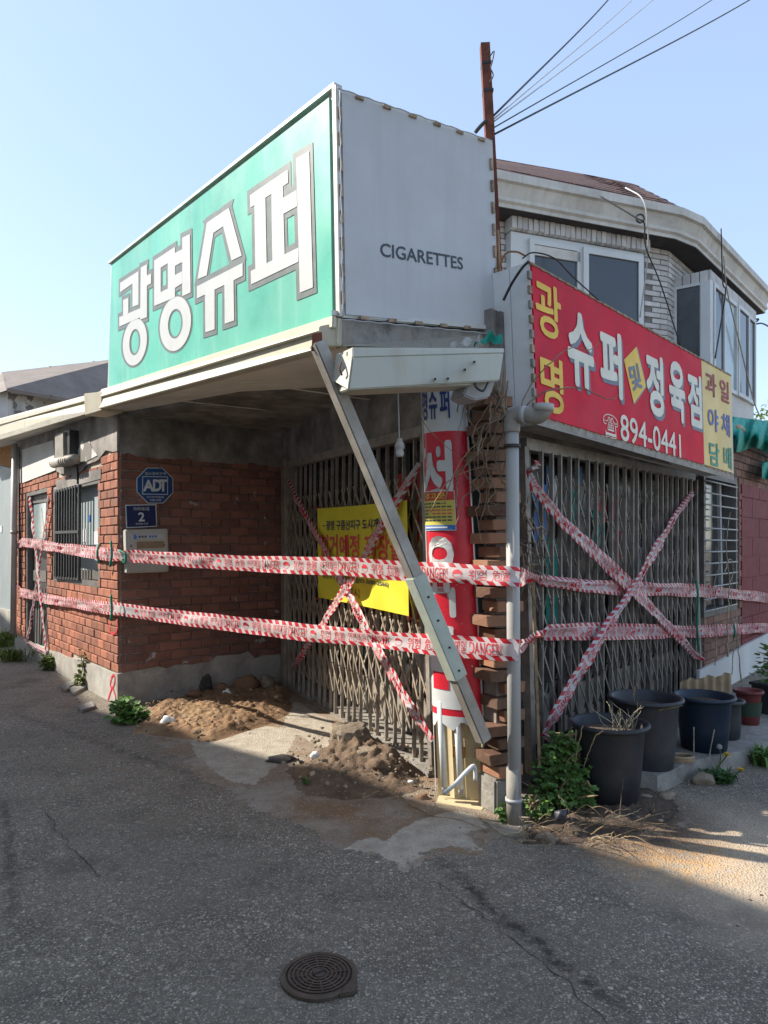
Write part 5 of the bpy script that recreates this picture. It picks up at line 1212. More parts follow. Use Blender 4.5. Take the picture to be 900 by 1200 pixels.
# ------------------------------------------------------------------ caution tape
def ribbon(label, ctl, width, up=None, pl=None, group=None, ripple=.0075, text=True, uoff=0.0, name='caution_tape', flutter=1.0, sag=0.0):
    """ctl: (point, width factor, twist)"""
    pts = [Vector(c[0]) for c in ctl]; dense = []; ws = []; tw = []
    for k in range(len(pts) - 1):
        n = max(3, int((pts[k + 1] - pts[k]).length / .035))
        for i in range(n):
            a = i / n; dense.append(pts[k].lerp(pts[k + 1], a) - Vector((0, 0, sag * 4 * a * (1 - a) * (pts[k + 1] - pts[k]).length))); e = a * a * (3 - 2 * a)
            ws.append(ctl[k][1] + (ctl[k + 1][1] - ctl[k][1]) * e); tw.append(ctl[k][2] + (ctl[k + 1][2] - ctl[k][2]) * e)
    dense.append(pts[-1]); ws.append(ctl[-1][1]); tw.append(ctl[-1][2])
    acc = [0]
    for a, b in zip(dense, dense[1:]): acc.append(acc[-1] + (b - a).length)
    fr = []
    cen = Vector((0, 0, EYE))
    for k, p in enumerate(dense):
        t = (dense[min(k + 1, len(dense) - 1)] - dense[max(k - 1, 0)]).normalized()
        b = (up - t * up.dot(t)).normalized() if up is not None else pl.n.cross(t).normalized()
        nn = t.cross(b).normalized()
        if nn.dot(cen - p) < 0: nn = -nn
        if up is None and b.z < 0: b = -b
        fr.append((p, b, nn))
    def at(u, v, off=0.0):
        u = max(0, min(acc[-1] - 1e-5, u)); lo, hi = 0, len(acc) - 1
        while hi - lo > 1:
            m = (lo + hi) // 2
            if acc[m] <= u: lo = m
            else: hi = m
        f = (u - acc[lo]) / max(1e-9, acc[hi] - acc[lo]); p = fr[lo][0].lerp(fr[hi][0], f); b = fr[lo][1].lerp(fr[hi][1], f); nn = fr[lo][2].lerp(fr[hi][2], f)
        w = width * (ws[lo] + (ws[hi] - ws[lo]) * f); th = tw[lo] + (tw[hi] - tw[lo]) * f + .32 * flutter * noise.noise(Vector((u * 1.3, 4, uoff * 5))); w *= 1 - .3 * max(0, noise.noise(Vector((u * 1.1, 11, uoff * 9))))
        q = v - .5; rp_ = ripple * flutter * (noise.noise(Vector((u * 5, v * 1.4, uoff * 3))) + .6 * noise.noise(Vector((u * 14, v * 3, uoff)))) * 2 + .008 * flutter * math.cos(q * 3.1) * noise.noise(Vector((u * 1.5, 0, uoff * 7)))
        bb = b * math.cos(th) + nn * math.sin(th); n2 = nn * math.cos(th) - b * math.sin(th)
        narrow = max(0, 1 - w / width); rp_ += narrow * .03 * math.sin(v * 11)
        return p + bb * (q * w) + n2 * (rp_ + off) + b * (.006 * noise.noise(Vector((u * 1.8, 9, uoff))))
    t_ = thing(name, label, 'caution tape', dense[0], group)
    mb = MB(); nu = len(dense) - 1; nv = 5
    i = mb.vs([at(acc[k], v / nv) for k in range(nu + 1) for v in range(nv + 1)]); uvs = [(acc[k] + uoff, v / nv) for k in range(nu + 1) for v in range(nv + 1)]
    for k in range(nu):
        for v in range(nv): a = i + k * (nv + 1) + v; mb.f.append((a, a + nv + 1, a + nv + 2, a + 1))
    me = mb.mesh('film', True, False); lay = me.uv_layers.new(name='UVMap')
    for lp_ in me.loops: lay.data[lp_.index].uv = uvs[lp_.vertex_index]
    link('film', me, 'tape', t_)
    if text:
        per = .78; k0 = -int(uoff / per) - 1
        flip = fr[len(fr) // 2][1].cross(fr[len(fr) // 2][2]); tx = (dense[-1] - dense[0])
        for k in range(k0, int((acc[-1]) / per) + 2):
            for s_, a0, a1, lo_, hi_ in (('DANGER!', 0, .2, .22, .77), ('◓', .235, .295, .28, .7), ('위험', .335, .44, .22, .78), ('危險', .475, .58, .22, .78), ('안전제일', .61, .76, .22, .78)):
                b0 = k * per + a0 + .02 - uoff; b1 = k * per + a1 + .02 - uoff
                if b0 < .02 or b1 > acc[-1] - .02: continue
                mb = text_map(MB(), s_, lambda a, b, b0=b0, b1=b1, lo_=lo_, hi_=hi_: at(b0 + (b1 - b0) * a, lo_ + (hi_ - lo_) * b, .0025), .0139)
                mb.build('lettering', 'tape_red', t_, recalc=False)
    return t_
TW = .122; UP = Vector((0, 0, 1)); gt_ = 'red and white caution tapes round the shop'
lwp = lambda x, y, o_=.06: LW.at(x, y, o_)
ribbon('upper horizontal caution tape across the sunlit left wall', [(lwp(19, 640), .7, .5), (lwp(26, 635), 1, 0), (lwp(80, 643.5), 1, 0), (lwp(128, 650), 1, 0), (P(142, 651, 6.52), .9, .2)], TW, UP, uoff=.1, group=gt_)
ribbon('upper horizontal caution tape from the brick corner to the downpipe', [(P(142, 651, 6.5), .8, .3), (P(160, 651.5, 6.3), 1, 0), (P(400, 663.5, 4.66), 1, 0), (P(530, 671.5, 3.93), 1, 0), (P(598, 675.5, 3.73), 1, 0), (P(609, 676.5, 3.74), .95, 0)], TW, UP, uoff=.35, group=gt_, sag=.006)
ribbon('upper horizontal caution tape across the grey gate', [(P(608, 676, 3.75), .9, .2), (P(629, 679, 4.25), .35, 1.2), (RG.at(640, 681, .06), .6, .4), (RG.at(690, 687, .06), 1, 0), (RG.at(745, 690, .06), 1, 0), (RG.at(820, 692, .06), 1, 0), (RG.at(905, 701, .07), 1, 0)], TW, UP, uoff=.6, group=gt_)
ribbon('lower horizontal caution tape across the sunlit left wall', [(lwp(19, 683), .5, .6), (lwp(24, 694), 1, 0), (lwp(60, 703), 1, 0), (lwp(128, 713), 1, 0), (P(142, 714, 6.52), .95, 0)], TW, UP, uoff=.2, group=gt_)
ribbon('lower horizontal caution tape from the brick corner to the downpipe', [(P(142, 714, 6.5), .95, 0), (P(300, 734, 5.22), 1, 0), (P(530, 757, 3.93), 1, 0), (P(598, 762, 3.73), 1, 0), (P(608, 762, 3.735), .95, 0)], TW, UP, uoff=.02, group=gt_, sag=.004)
ribbon('lower horizontal caution tape across the grey gate', [(P(606, 762, 3.75), .85, .2), (P(620, 750, 4.05), .5, .6), (P(634, 742, 4.3), .4, .9), (RG.at(642, 741, .06), .85, .2), (RG.at(700, 740, .07), 1, 0), (RG.at(820, 740, .07), 1, 0), (RG.at(905, 735, .07), 1, 0)], TW, UP, uoff=.45, group=gt_)
lg = lambda x, y, o_=.1: LG.at(x, y, o_)
ribbon('diagonal caution tape on the brown gate falling from upper left', [(lg(338, 563, .05), .35, .3), (lg(350, 590), .6, .1), (lg(378, 642, .13), .85, 0), (lg(406, 692, .13), .8, 0), (lg(440, 760, .1), .85, 0), (lg(485, 835), .75, .1), (lg(506, 868, .06), .5, .4)], .115, None, LG, gt_, uoff=.15)
ribbon('diagonal caution tape on the brown gate rising to upper right', [(lg(343, 781, .06), .45, .3), (lg(352, 768), .75, 0), (lg(385, 720, .14), .85, 0), (lg(412, 678, .15), .8, 0), (lg(450, 610, .13), .8, 0), (lg(480, 562, .08), .65, 0), (lg(491, 543, .05), .5, .3)], .115, None, LG, gt_, uoff=.5)
rg_ = lambda x, y, o_=.09: RG.at(x, y, o_)
ribbon('diagonal caution tape on the grey gate falling from upper left', [(rg_(619, 551, .05), .3, .5), (rg_(627, 570), .6, .2), (rg_(660, 611), .85, 0), (rg_(740, 688, .1), .95, 0), (rg_(792, 742), .8, 0), (rg_(815, 768), .55, .2), (rg_(825, 773, .05), .3, .5)], .115, None, RG, gt_, uoff=.3)
ribbon('diagonal caution tape on the grey gate rising to upper right', [(rg_(637, 864, .06), .55, .2), (rg_(650, 838), .85, 0), (rg_(700, 755, .12), .95, 0), (rg_(742, 690, .12), .8, 0), (rg_(790, 608), .85, 0), (rg_(812, 577, .05), .4, .3)], .115, None, RG, gt_, uoff=.6)
ribbon('short loose tail of tape at the foot of the grey gate', [(rg_(637, 863, .08), .3, .3), (rg_(648, 868, .1), .4, .2), (rg_(661, 877, .12), .35, .4)], .115, None, RG, gt_, text=False)
ribbon('looped tape end at the top left of the grey gate', [(rg_(620, 552, .06), .3, .2), (rg_(625, 545, .1), .6, .3), (rg_(631, 545, .08), .35, .8)], .1, None, RG, gt_, text=False)
ribbon('diagonal caution tape on the far left door falling rightwards', [(lwp(35, 583), .5, .2), (lwp(42, 650), .8, 0), (lwp(46, 690), .75, .3), (lwp(53.5, 764), .6, .2)], .105, None, LW, gt_, text=False)
ribbon('diagonal caution tape on the far left door rising rightwards', [(lwp(32, 754), .6, .2), (lwp(42, 690), .7, .2), (lwp(50, 635), .7, 0), (lwp(57.5, 582), .6, .2)], .105, None, LW, gt_, text=False)
ribbon('short caution tape along the foot of the far left door', [(lwp(31, 753), .5, .2), (lwp(44, 761), .5, .2), (lwp(54, 766), .4, .4)], .1, None, LW, gt_, text=False)
# green twine ties
for pts, lb in (([P(130, 634, 6.48), P(131, 650, 6.46), P(129, 664, 6.48)], 'green twine round the upper tape left of the brick corner'), ([P(116, 638, 6.75), P(114, 648, 6.72), P(116, 660, 6.75)], 'green twine round the upper tape under the frosted window'),
                ([P(140, 645, 6.44), P(147, 650, 6.4), P(146, 660, 6.4), P(143, 655, 6.42)], 'knot of green twine at the shaded brick corner'), ([P(130, 697, 6.48), P(131, 715, 6.46), P(130, 727, 6.48)], 'green twine hanging from the lower tape at the brick corner'),
                ([P(55, 695, 8.6), P(55.5, 704, 8.58), P(55, 712, 8.6)], 'green twine round the lower tape at the far left door'), ([rg_(816, 680, .1), rg_(818, 700, .12), rg_(817, 735, .12), rg_(819, 762, .1)], 'green twine joining both tapes at the right post of the grey gate'),
                ([rg_(860, 732, .1), rg_(861, 740, .12), rg_(860, 747, .1)], 'dark green twine round the lower tape before the red boards')):
    o = MB().tube(bez([Vector(p) for p in pts], 6), .011, 6).build('green_tie', 'rope_green', None, True); tag(o, lb, 'twine')

# ------------------------------------------------------------------ dirt, rubble, debris
def mound(label, name, m, outline, hf, res=.014, kind='stuff'):
    xs = [p.x for p in outline]; ys = [p.y for p in outline]; x0, x1, y0, y1 = min(xs), max(xs), min(ys), max(ys)
    nx, ny = int((x1 - x0) / res), int((y1 - y0) / res)
    def inside(x, y):
        c = False; n = len(outline)
        for k in range(n):
            a, b = outline[k], outline[k - 1]
            if (a.y > y) != (b.y > y) and x < (b.x - a.x) * (y - a.y) / (b.y - a.y) + a.x: c = not c
        return c
    def dist(x, y):
        p = Vector((x, y)); d = 9
        for k in range(len(outline)):
            a, b = outline[k].xy, outline[k - 1].xy; t = max(0, min(1, (p - a).dot(b - a) / max(1e-9, (b - a).length_squared))); d = min(d, (a + (b - a) * t - p).length)
        return d if inside(x, y) else -d
    mb = MB(); idx = {}
    for i in range(nx + 1):
        for j in range(ny + 1):
            x, y = x0 + i * res, y0 + j * res; d = dist(x, y)
            d += noise.noise(Vector((x * 5, y * 5, 1))) * .06
            if d < -.02: continue
            e = max(0, min(1, d / .22)); e = e * e * (3 - 2 * e)
            v = Vector((x * 11, y * 11, 0)); cl = max(0, noise.noise(v)) * .5 + abs(noise.noise(v * 2.3)) * .35 + abs(noise.noise(v * 5)) * .2
            idx[(i, j)] = len(mb.v); mb.v.append((x, y, .003 + e * (hf(x, y) * (.55 + .6 * noise.noise(Vector((x * 3, y * 3, 4))) + .3) + (.06 * cl + .05 * max(0, noise.noise(Vector((x * 19, y * 19, 2)))) ** .7 + .03 * abs(noise.noise(Vector((x * 38, y * 38, 6)))) + .012 * abs(noise.noise(Vector((x * 80, y * 80, 9))))) * (.3 + .7 * min(1, hf(x, y) * 8)))))
    for (i, j), k in idx.items():
        if (i + 1, j) in idx and (i, j + 1) in idx and (i + 1, j + 1) in idx: mb.f.append((k, idx[(i + 1, j)], idx[(i + 1, j + 1)], idx[(i, j + 1)]))
    o = mb.build(name, m, None, True, recalc=False); o['kind'] = kind; o['label'] = label; return o
mo1 = [G(x, y) for x, y in ((150, 862), (200, 868), (250, 872), (300, 858), (340, 838), (352, 815), (330, 798), (270, 806), (205, 818), (165, 834))]
mound('orange brown dug earth heaped along the shaded wall', 'dirt', 'dirt', mo1, lambda x, y: .055)
mo2 = [G(x, y) for x, y in ((330, 905), (345, 938), (400, 945), (450, 942), (490, 935), (508, 918), (500, 905), (470, 888), (440, 870), (405, 862), (370, 875))]
cpt = G(435, 900)
mound('dark dug earth heap in front of the brown gate', 'dirt', 'dirt_dark', mo2, lambda x, y:   .19 * math.exp(-((x - cpt.x) ** 2 + (y - cpt.y) ** 2) / .12))
mo3 = [G(x, y) for x, y in ((690, 985), (720, 1000), (760, 1006), (815, 1000), (850, 992), (815, 982), (770, 975), (720, 972))]
mo4 = [G(x, y) for x, y in ((610, 990), (660, 990), (720, 980), (770, 972), (800, 950), (780, 925), (700, 915), (620, 940))]
mound('brown soil litter under the large pots', 'soil', 'soil', mo4, lambda x, y: .03, .02)
def rock_mesh(seed, m, rough=.28, flat=0):
    bm = bmesh.new(); bmesh.ops.create_icosphere(bm, subdivisions=3, radius=1)
    for v in bm.verts:
        c = v.co.copy(); q = noise.noise(c * 1.1 + Vector((seed, 0, 0))) * rough * 1.6 + noise.noise(c * 2.7 + Vector((seed, 3, 0))) * rough * .7 + noise.noise(c * 7 + Vector((seed, 3, 0))) * rough * .25
        v.co = c * (1 + q)
        if flat: v.co.z = max(-.6, min(flat + .05 * noise.noise(c * 3), v.co.z))
    me = bpy.data.meshes.new('rock'); bm.to_mesh(me); bm.free(); me.materials.append(M[m]); me.shade_smooth() if not flat else None; return me
def rock(label, px, py, sx, sy, sz, m, seed, z=None, flat=0, rot=0, tilt=0, name='rock', cat='rock'):
    p = G(px, py) if z is None else G(px, py, z)
    o = link(name, rock_mesh(seed, m, .28, flat), None, None, Matrix.Translation(p) @ Matrix.Rotation(rot, 4, 'Z') @ Matrix.Rotation(tilt, 4, 'X') @ Matrix.Diagonal((sx, sy, sz, 1))); tag(o, label, cat, 'loose lumps on the ground'); return o
rock('large broken concrete slab propped on the dark earth heap', 412, 864, .14, .1, .13, 'rock', 3, .17, .62, .3, .35, 'concrete_chunk', 'concrete')
rock('cracked concrete piece under the large broken slab', 428, 882, .1, .06, .045, 'rock', 9, .13, .6, .2, .1, 'concrete_chunk', 'concrete')
rock('black asphalt lump left of the dark earth heap', 328, 893, .11, .06, .045, 'rock_black', 5)
rock('orange brown clay clod at the left foot of the dark heap', 354, 912, .07, .06, .06, 'rock_brown', 12)
rock('grey clod high on the right of the dark heap', 446, 898, .07, .06, .05, 'dirt_dark', 21, .1)
rock('tan clod among the dug earth below the meter cabinet', 226, 815, .07, .06, .05, 'rock_brown', 31, .07)
rock('round tan boulder against the shaded plinth', 290, 803, .12, .1, .1, 'rock_brown', 33, .08)
rock('round dark tan stone near the gate jamb', 313, 802, .085, .08, .09, 'rock', 35, .07)
rock('black lump leaning on the shaded plinth', 241, 803, .06, .05, .095, 'rock_black', 37, .09)
rock('reddish clod between the black lump and the tan boulder', 262, 808, .08, .06, .06, 'rock_brown', 38, .07)
rock('white foam lump left on the dug earth', 197, 845, .065, .04, .045, 'styro', 41, .07, name='foam_lump', cat='foam')
rock('small white chip before the tan boulder', 266, 812, .045, .03, .04, 'styro', 42, .08, name='foam_lump', cat='foam')
rock('white chip on the dark earth heap near its left side', 369, 886, .035, .02, .03, 'styro', 43, .08, name='foam_lump', cat='foam')
rock('white chip low on the dark heap', 433, 916, .022, .02, .015, 'styro', 44, .03, name='foam_lump', cat='foam')
rock('white chip at the right foot of the dark heap', 481, 917, .025, .018, .014, 'styro', 45, .02, name='foam_lump', cat='foam')
rock('flat pale stone by the two dandelions at the kerb', 823, 914, .07, .05, .045, 'rock', 51, .02)
rock('pale stone at the foot of the charcoal pot', 782, 934, .06, .05, .035, 'rock', 52)
rock('grey stone under the black pot rim side', 757, 938, .07, .05, .04, 'rock', 53)
rock('grey stone in front of the green bush', 640, 985, .07, .05, .035, 'rock', 54)
rock('brown tuft ball of roots near the pole sign', 496, 937, .04, .035, .035, 'rock_brown', 55)
# small rubble, joined
mb = MB(); pebs = []
for k in range(9):
    bm = bmesh.new(); bmesh.ops.create_icosphere(bm, subdivisions=1, radius=1)
    pebs.append(([v.co * (1 + .55 * noise.noise(v.co * 1.3 + Vector((k * 5, 0, 0)))) for v in bm.verts], [tuple(v.index for v in f.verts) for f in bm.faces])); bm.free()
def scatter(mb, poly, n, s0, s1, seed, zf=lambda: 0.0):
    r = random.Random(seed); xs = [p.x for p in poly]; ys = [p.y for p in poly]
    for _ in range(n):
        while True:
            p = Vector((r.uniform(min(xs), max(xs)), r.uniform(min(ys), max(ys)), zf()))
            if poly_dist(poly, p.x, p.y) > -.03: break
        s_ = s0 + (s1 - s0) * r.random() ** 4; rm = Matrix.Rotation(r.uniform(0, 6.3), 3, 'Z') @ Matrix.Rotation(r.uniform(-.8, .8), 3, 'X'); sc = Vector((r.uniform(.8, 1.4), r.uniform(.6, 1), r.uniform(.45, .9)))
        vs_, fs_ = pebs[r.randrange(9)]; i = mb.vs([p + rm @ Vector((v.x * sc.x, v.y * sc.y, v.z * sc.z)) * s_ for v in vs_]); mb.f += [tuple(i + q for q in f) for f in fs_]
scatter(mb, mo1, 420, .004, .022, 1, lambda: rnd.uniform(.04, .1)); scatter(mb, mo2, 320, .004, .02, 2, lambda: rnd.uniform(.02, .14)); scatter(mb, apron, 420, .003, .018, 3)
scatter(mb, mo4, 120, .005, .025, 4, lambda: .02); scatter(mb, [G(30, 782), G(60, 778), G(128, 838), G(90, 835)], 40, .008, .03, 5)
scatter(mb, [G(20, 1180), G(880, 1180), G(890, 1000), G(600, 985), G(420, 1010), G(160, 870), G(20, 800)], 330, .0025, .009, 8)
o = mb.build('rubble', 'rubble', None); o['kind'] = 'stuff'
# paving slabs edge by the left wall
for q, lb in (([(70, 806), (92, 797), (96, 803), (76, 812)], 'flat concrete slab piece by the left wall plinth, nearer the door'), ([(80, 808), (98, 800), (104, 806), (86, 816)], 'flat concrete slab piece by the left wall plinth, nearer the corner'), ([(90, 831), (108, 825), (112, 831), (96, 836)], 'flat stone sunk in the road edge near the brick corner')):
    o = MB().prism([G(*p) + Vector((0, 0, .03)) for p in q], Vector((0, 0, -.03))).build('slab_piece', 'kerb', None, bevel=.006); tag(o, lb, 'slab')

# utility cover
mh = thing('utility_cover', 'round cast iron utility cover in the asphalt foreground', 'cover', G(374, 1145))
c = G(374, 1146); rr = .134
MB().lathe(c, [(rr, .0), (rr, .012), (rr * .97, .016), (rr * .86, .016), (rr * .845, .008), (rr * .82, .008), (rr * .815, .012), (.001, .012)], 48).build('frame', 'iron', mh)
for q in (.2, .31, .42, .53, .64, .75):
    r0, r1 = rr * q, rr * (q + .05)
    MB().lathe(c, [(r0, .012), (r0, .017), (r1, .017), (r1, .012)], 40).build('ring', 'iron', mh)
for k in range(12):
    a = k * math.pi / 6 + .2; d = Vector((math.cos(a), math.sin(a), 0)); MB().bar(c + d * rr * .28 + Vector((0, 0, .0135)), c + d * rr * .78 + Vector((0, 0, .0135)), .006, .005).build('spoke', 'iron', mh)
MB().lathe(c, [(rr * .17, .012), (rr * .16, .019), (.001, .019)], 20).build('hub', 'iron', mh)
MB().bar(c + Vector((-.02, -.012, .0205)), c + Vector((.02, .012, .0205)), .008, .003).build('hub_slot', 'dark', mh)
MB().prism([c + Vector((.075, -.115, .017)), c + Vector((.13, -.1, .017)), c + Vector((.135, -.06, .017)), c + Vector((.1, -.055, .017))], Vector((0, 0, -.016))).build('hinge_lug', 'iron', mh, bevel=.003)

# ------------------------------------------------------------------ pots
def pot(label, x, y, z, rt, rb, h, m, soil_z=-.05, seed=0, lip=.03, band=None):
    t = thing('plant_pot', label, 'plant pot', (x, y, z), 'plant pots along the grey gate'); c = Vector((x, y, z)); k = .012
    MB().lathe(c, [(.001, .0), (rb - .02, 0), (rb, .012), (rb + (rt - rb) * .4, h * .42), (rt - .012, h - .034), (rt - .008, h - .026), (rt + lip * .5, h - .022), (rt + lip * .72, h - .012), (rt + lip * .55, h), (rt + .004, h + .003), (rt - k, h - .006), (rt - .03, h + soil_z - .01)], 40).build('shell', m, t, True)
    MB().lathe(c, [(rt - .024, h + soil_z), (rt * .5, h + soil_z + .015), (.001, h + soil_z + .01)], 24).build('soil', 'soil', t, True)
    if band: MB().lathe(c, [(rb + (rt - rb) * .3 + .003, h * .3), (rb + (rt - rb) * .7 + .003, h * .7)], 40).build('band', band, t, True)
    return t
pot('big black pot with dead stems, nearest the green bush', 1.31, 4.12, .0, .208, .16, .47, 'pot_black', -.06)
pot('big charcoal pot tucked behind the black pot', 1.66, 4.5, .015, .212, .16, .52, 'pot_grey', -.07)
pot('navy blue pot standing on the kerb', 2.19, 4.85, .1, .185, .145, .37, 'pot_blue', -.05)
pot('small dark pot half hidden behind the navy pot', 2.47, 5.13, .1, .115, .1, .28, 'pot_grey', -.04)
pot('maroon pot with green band beside the planter box', 2.83, 5.5, .1, .1, .075, .27, 'pot_red', -.04, lip=.015, band='pot_green')
pb = thing('planter_box', 'black rectangular planter with green leaves at the right edge', 'planter', (3.35, 5.95, .1))
q = Vector((3.4, 5.95, .22)); MB().box(q, Vector((.27, .16, 0)), Vector((-.07, .12, 0)), Vector((0, 0, .13))).build('box', 'pot_black', pb, bevel=.01)
MB().box(q + Vector((0, 0, .125)), Vector((.285, .17, 0)), Vector((-.075, .128, 0)), Vector((0, 0, .012))).build('rim', 'pot_black', pb, bevel=.004)

# ------------------------------------------------------------------ plants
def leaf(mb, p, d, nrm, L, w):
    d = d.normalized(); s_ = d.cross(nrm)
    s_ = s_.normalized() if s_.length > 1e-4 else d.orthogonal().normalized(); n_ = s_.cross(d).normalized()
    i = mb.vs([p, p + d * L * .4 + s_ * w * .5 + n_ * L * .05, p + d * L * .75 + s_ * w * .36, p + d * L - n_ * L * .12, p + d * L * .75 - s_ * w * .36, p + d * L * .4 - s_ * w * .5 + n_ * L * .05, p + d * L * .5 - n_ * L * .05])
    mb.f += [(i, i + 1, i + 6), (i + 1, i + 2, i + 6), (i + 2, i + 3, i + 6), (i + 3, i + 4, i + 6), (i + 4, i + 5, i + 6), (i + 5, i, i + 6)]
def shrub(label, blobs, n, L, m, seed, name='shrub', cat='shrub', stems=8, group=None, lobed=True):
    r = random.Random(seed); base = Vector(blobs[0][0]); t = thing(name, label, cat, (base.x, base.y, 0), group)
    mb = MB(); sm = MB()
    for c, (rx, ry, rz), share in blobs:
        c = Vector(c)
        for _ in range(int(n * share)):
            d = Vector((r.gauss(0, 1), r.gauss(0, 1), r.gauss(0, 1))).normalized(); q = r.random() ** .45
            p = c + Vector((d.x * rx * q, d.y * ry * q, d.z * rz * q))
            if p.z < .01: p.z = r.uniform(.01, .06)
            dd = Vector((d.x + r.gauss(0, .5), d.y + r.gauss(0, .5), r.gauss(-.1, .5))); nn = Vector((r.gauss(0, .45), r.gauss(-.3, .45), 1)); s_ = L * r.uniform(.55, 1.25)
            leaf(mb, p, dd, nn, s_, s_ * .8)
            if lobed:
                for a in (-.9, .9): leaf(mb, p, Matrix.Rotation(a, 3, 'Z') @ dd, nn, s_ * .75, s_ * .55)
        for _ in range(stems):
            d = Vector((r.gauss(0, .6) * rx, r.gauss(0, .6) * ry, rz * r.uniform(.2, .9))); e = c + d
            sm.tube(bez([Vector((c.x + r.gauss(0, .04), c.y + r.gauss(0, .04), 0)), (c + e) / 2 + Vector((r.gauss(0, .02), 0, -rz * .2)), e], 4), [.005] * 8 + [.002], 5)
    mb.build('foliage', m, t, recalc=False); sm.build('stem', 'stem', t, True); return t
shrub('leafy green bush at the foot of the downpipe', [((.98, 3.98, .1), (.16, .12, .13), .3), ((1.02, 4.05, .24), (.16, .1, .13), .33), ((1.04, 4.08, .36), (.08, .07, .08), .12), ((1.1, 3.97, .12), (.08, .08, .1), .14), ((.84, 3.86, .07), (.06, .05, .07), .05)], 900, .038, 'leaf', 3)
shrub('tiny green sprout just left of the downpipe foot', [((.655, 3.83, .045), (.04, .03, .05), 1)], 45, .032, 'leaf', 4, 'weed', 'weed', 3)
def blades(label, px, py, n, h, spread, m, seed, z=0.0, cat='weed', name='weed', wide=.011):
    r = random.Random(seed); p0_ = G(px, py, z); t = thing(name, label, cat, p0_, 'weeds along walls and kerb'); mb = MB()
    for _ in range(int(n * 1.8)):
        a = r.uniform(0, 6.28); b = p0_ + Vector((r.gauss(0, spread * .35), r.gauss(0, spread * .3), 0)); o_ = Vector((math.cos(a), math.sin(a), 0)) * r.uniform(.2, 1) * spread; hh = h * r.uniform(.45, 1.1)
        m1_, m2_ = b + o_ * .35 + Vector((0, 0, hh * .65)), b + o_ + Vector((0, 0, hh * r.uniform(.5, 1.0))); sd = Vector((-math.sin(a), math.cos(a), 0)) * wide * r.uniform(.5, 1.2)
        i = mb.vs([b - sd * .3, b + sd * .3, m1_ + sd, m1_ - sd, m2_]); mb.f += [(i, i + 1, i + 2, i + 3), (i + 3, i + 2, i + 4)]
    mb.build('leaves', m, t, recalc=False); return t
q = G(150, 847); shrub('bright green leafy weed clump at the brick corner foot', [((q.x, q.y, .07), (.15, .1, .08), .7), ((q.x - .06, q.y + .05, .13), (.08, .06, .08), .3)], 260, .06, 'leaf', 11, 'weed', 'weed', 6)
q = G(60, 785); shrub('pale leafy weed growing from the sunlit plinth', [((q.x, q.y, .1), (.12, .1, .12), 1)], 170, .055, 'grassy', 12, 'weed', 'weed', 5)
q = G(95, 806); shrub('thin climbing weed against the plinth near the brick corner', [((q.x, q.y, .1), (.06, .05, .1), .6), ((q.x + .02, q.y, .28), (.04, .03, .14), .4)], 80, .045, 'grassy', 13, 'weed', 'weed', 4)
blades('grass tuft at the far left door foot', 14, 775, 80, .22, .25, 'grassy', 14)
blades('grass tuft before the far left drain pipe', 5, 758, 70, .3, .22, 'grassy', 15)
blades('dry grass tuft by the steel sheet door', 8, 740, 50, .4, .2, 'straw', 16, wide=.009)
blades('small green sprout on the dark earth heap', 358, 918, 22, .05, .035, 'leaf', 17, .02, wide=.006)
blades('weed clump with dandelions at the kerb foot', 842, 915, 70, .07, .13, 'leaf_dark', 18, wide=.012)
blades('green weed clump at the right edge of the kerb', 898, 897, 60, .14, .12, 'leaf', 19, wide=.014)
shrub('green leaves growing over the black planter box', [((3.4, 5.95, .42), (.3, .2, .1), 1)], 240, .05, 'leaf', 8, 'plant', 'plant', 6)
shrub('wild green plant behind the planter box on the right', [((3.75, 6.6, .4), (.25, .2, .22), 1)], 160, .06, 'grassy', 9, 'plant', 'plant', 6)
# dandelions
for px, py, hx, hy, kind, lb in ((836, 905, 852, 885, 'flower', 'yellow dandelion standing taller beside the navy pot'), (858, 912, 868, 902.5, 'flower', 'yellow dandelion leaning low over the road'), (842, 905, 843, 875, 'puff', 'white dandelion seed head beside the navy pot')):
    b = G(px, py); e = P(hx, hy, b.y - .02); t = thing('dandelion', lb, 'flower', b, 'dandelions at the kerb')
    MB().tube(bez([b, (b + e) / 2 + Vector((.01, 0, .01)), e], 5), .004, 5).build('stem', 'grassy', t, True)
    mb = MB(); r = random.Random(px)
    for _ in range(60 if kind == 'flower' else 90):
        d = Vector((r.gauss(0, 1), r.gauss(0, 1), abs(r.gauss(0, .6)) if kind == 'flower' else r.gauss(0, 1))).normalized(); leaf(mb, e, d, Vector((0, 0, 1)), .022 if kind == 'flower' else .02, .008 if kind == 'flower' else .003)
    mb.build('flower_head', kind, t, recalc=False)
for px, y1, dx, lb in ((813, 852, 0, 'dry upright stalk in front of the navy pot, left one'), (829, 855, 8, 'dry slanted stalk in front of the navy pot, right one')):
    b = G(px, 905); o = MB().tube(bez([b, P(px + dx * .4, (y1 + 905) / 2, b.y), P(px + dx, y1, b.y)], 5), [.004] * 10 + [.005], 5).build('dry_stalk', 'straw', None, True); tag(o, lb, 'stalk')
def twigs(label, name, m, lines, r0, cat, jit=.0, seed=0):
    r = random.Random(seed); mb = MB()
    for ln_ in lines:
        pts = bez([Vector(p) for p in ln_], 7); pts = [p + Vector((r.gauss(0, jit), r.gauss(0, jit), r.gauss(0, jit))) for p in pts]; k = len(pts); q = r0 * r.uniform(.6, 1.3); mb.tube(pts, [q * (1 - .6 * i / k) for i in range(k)], 5)
    o = mb.build(name, m, None, True); tag(o, label, cat); return o
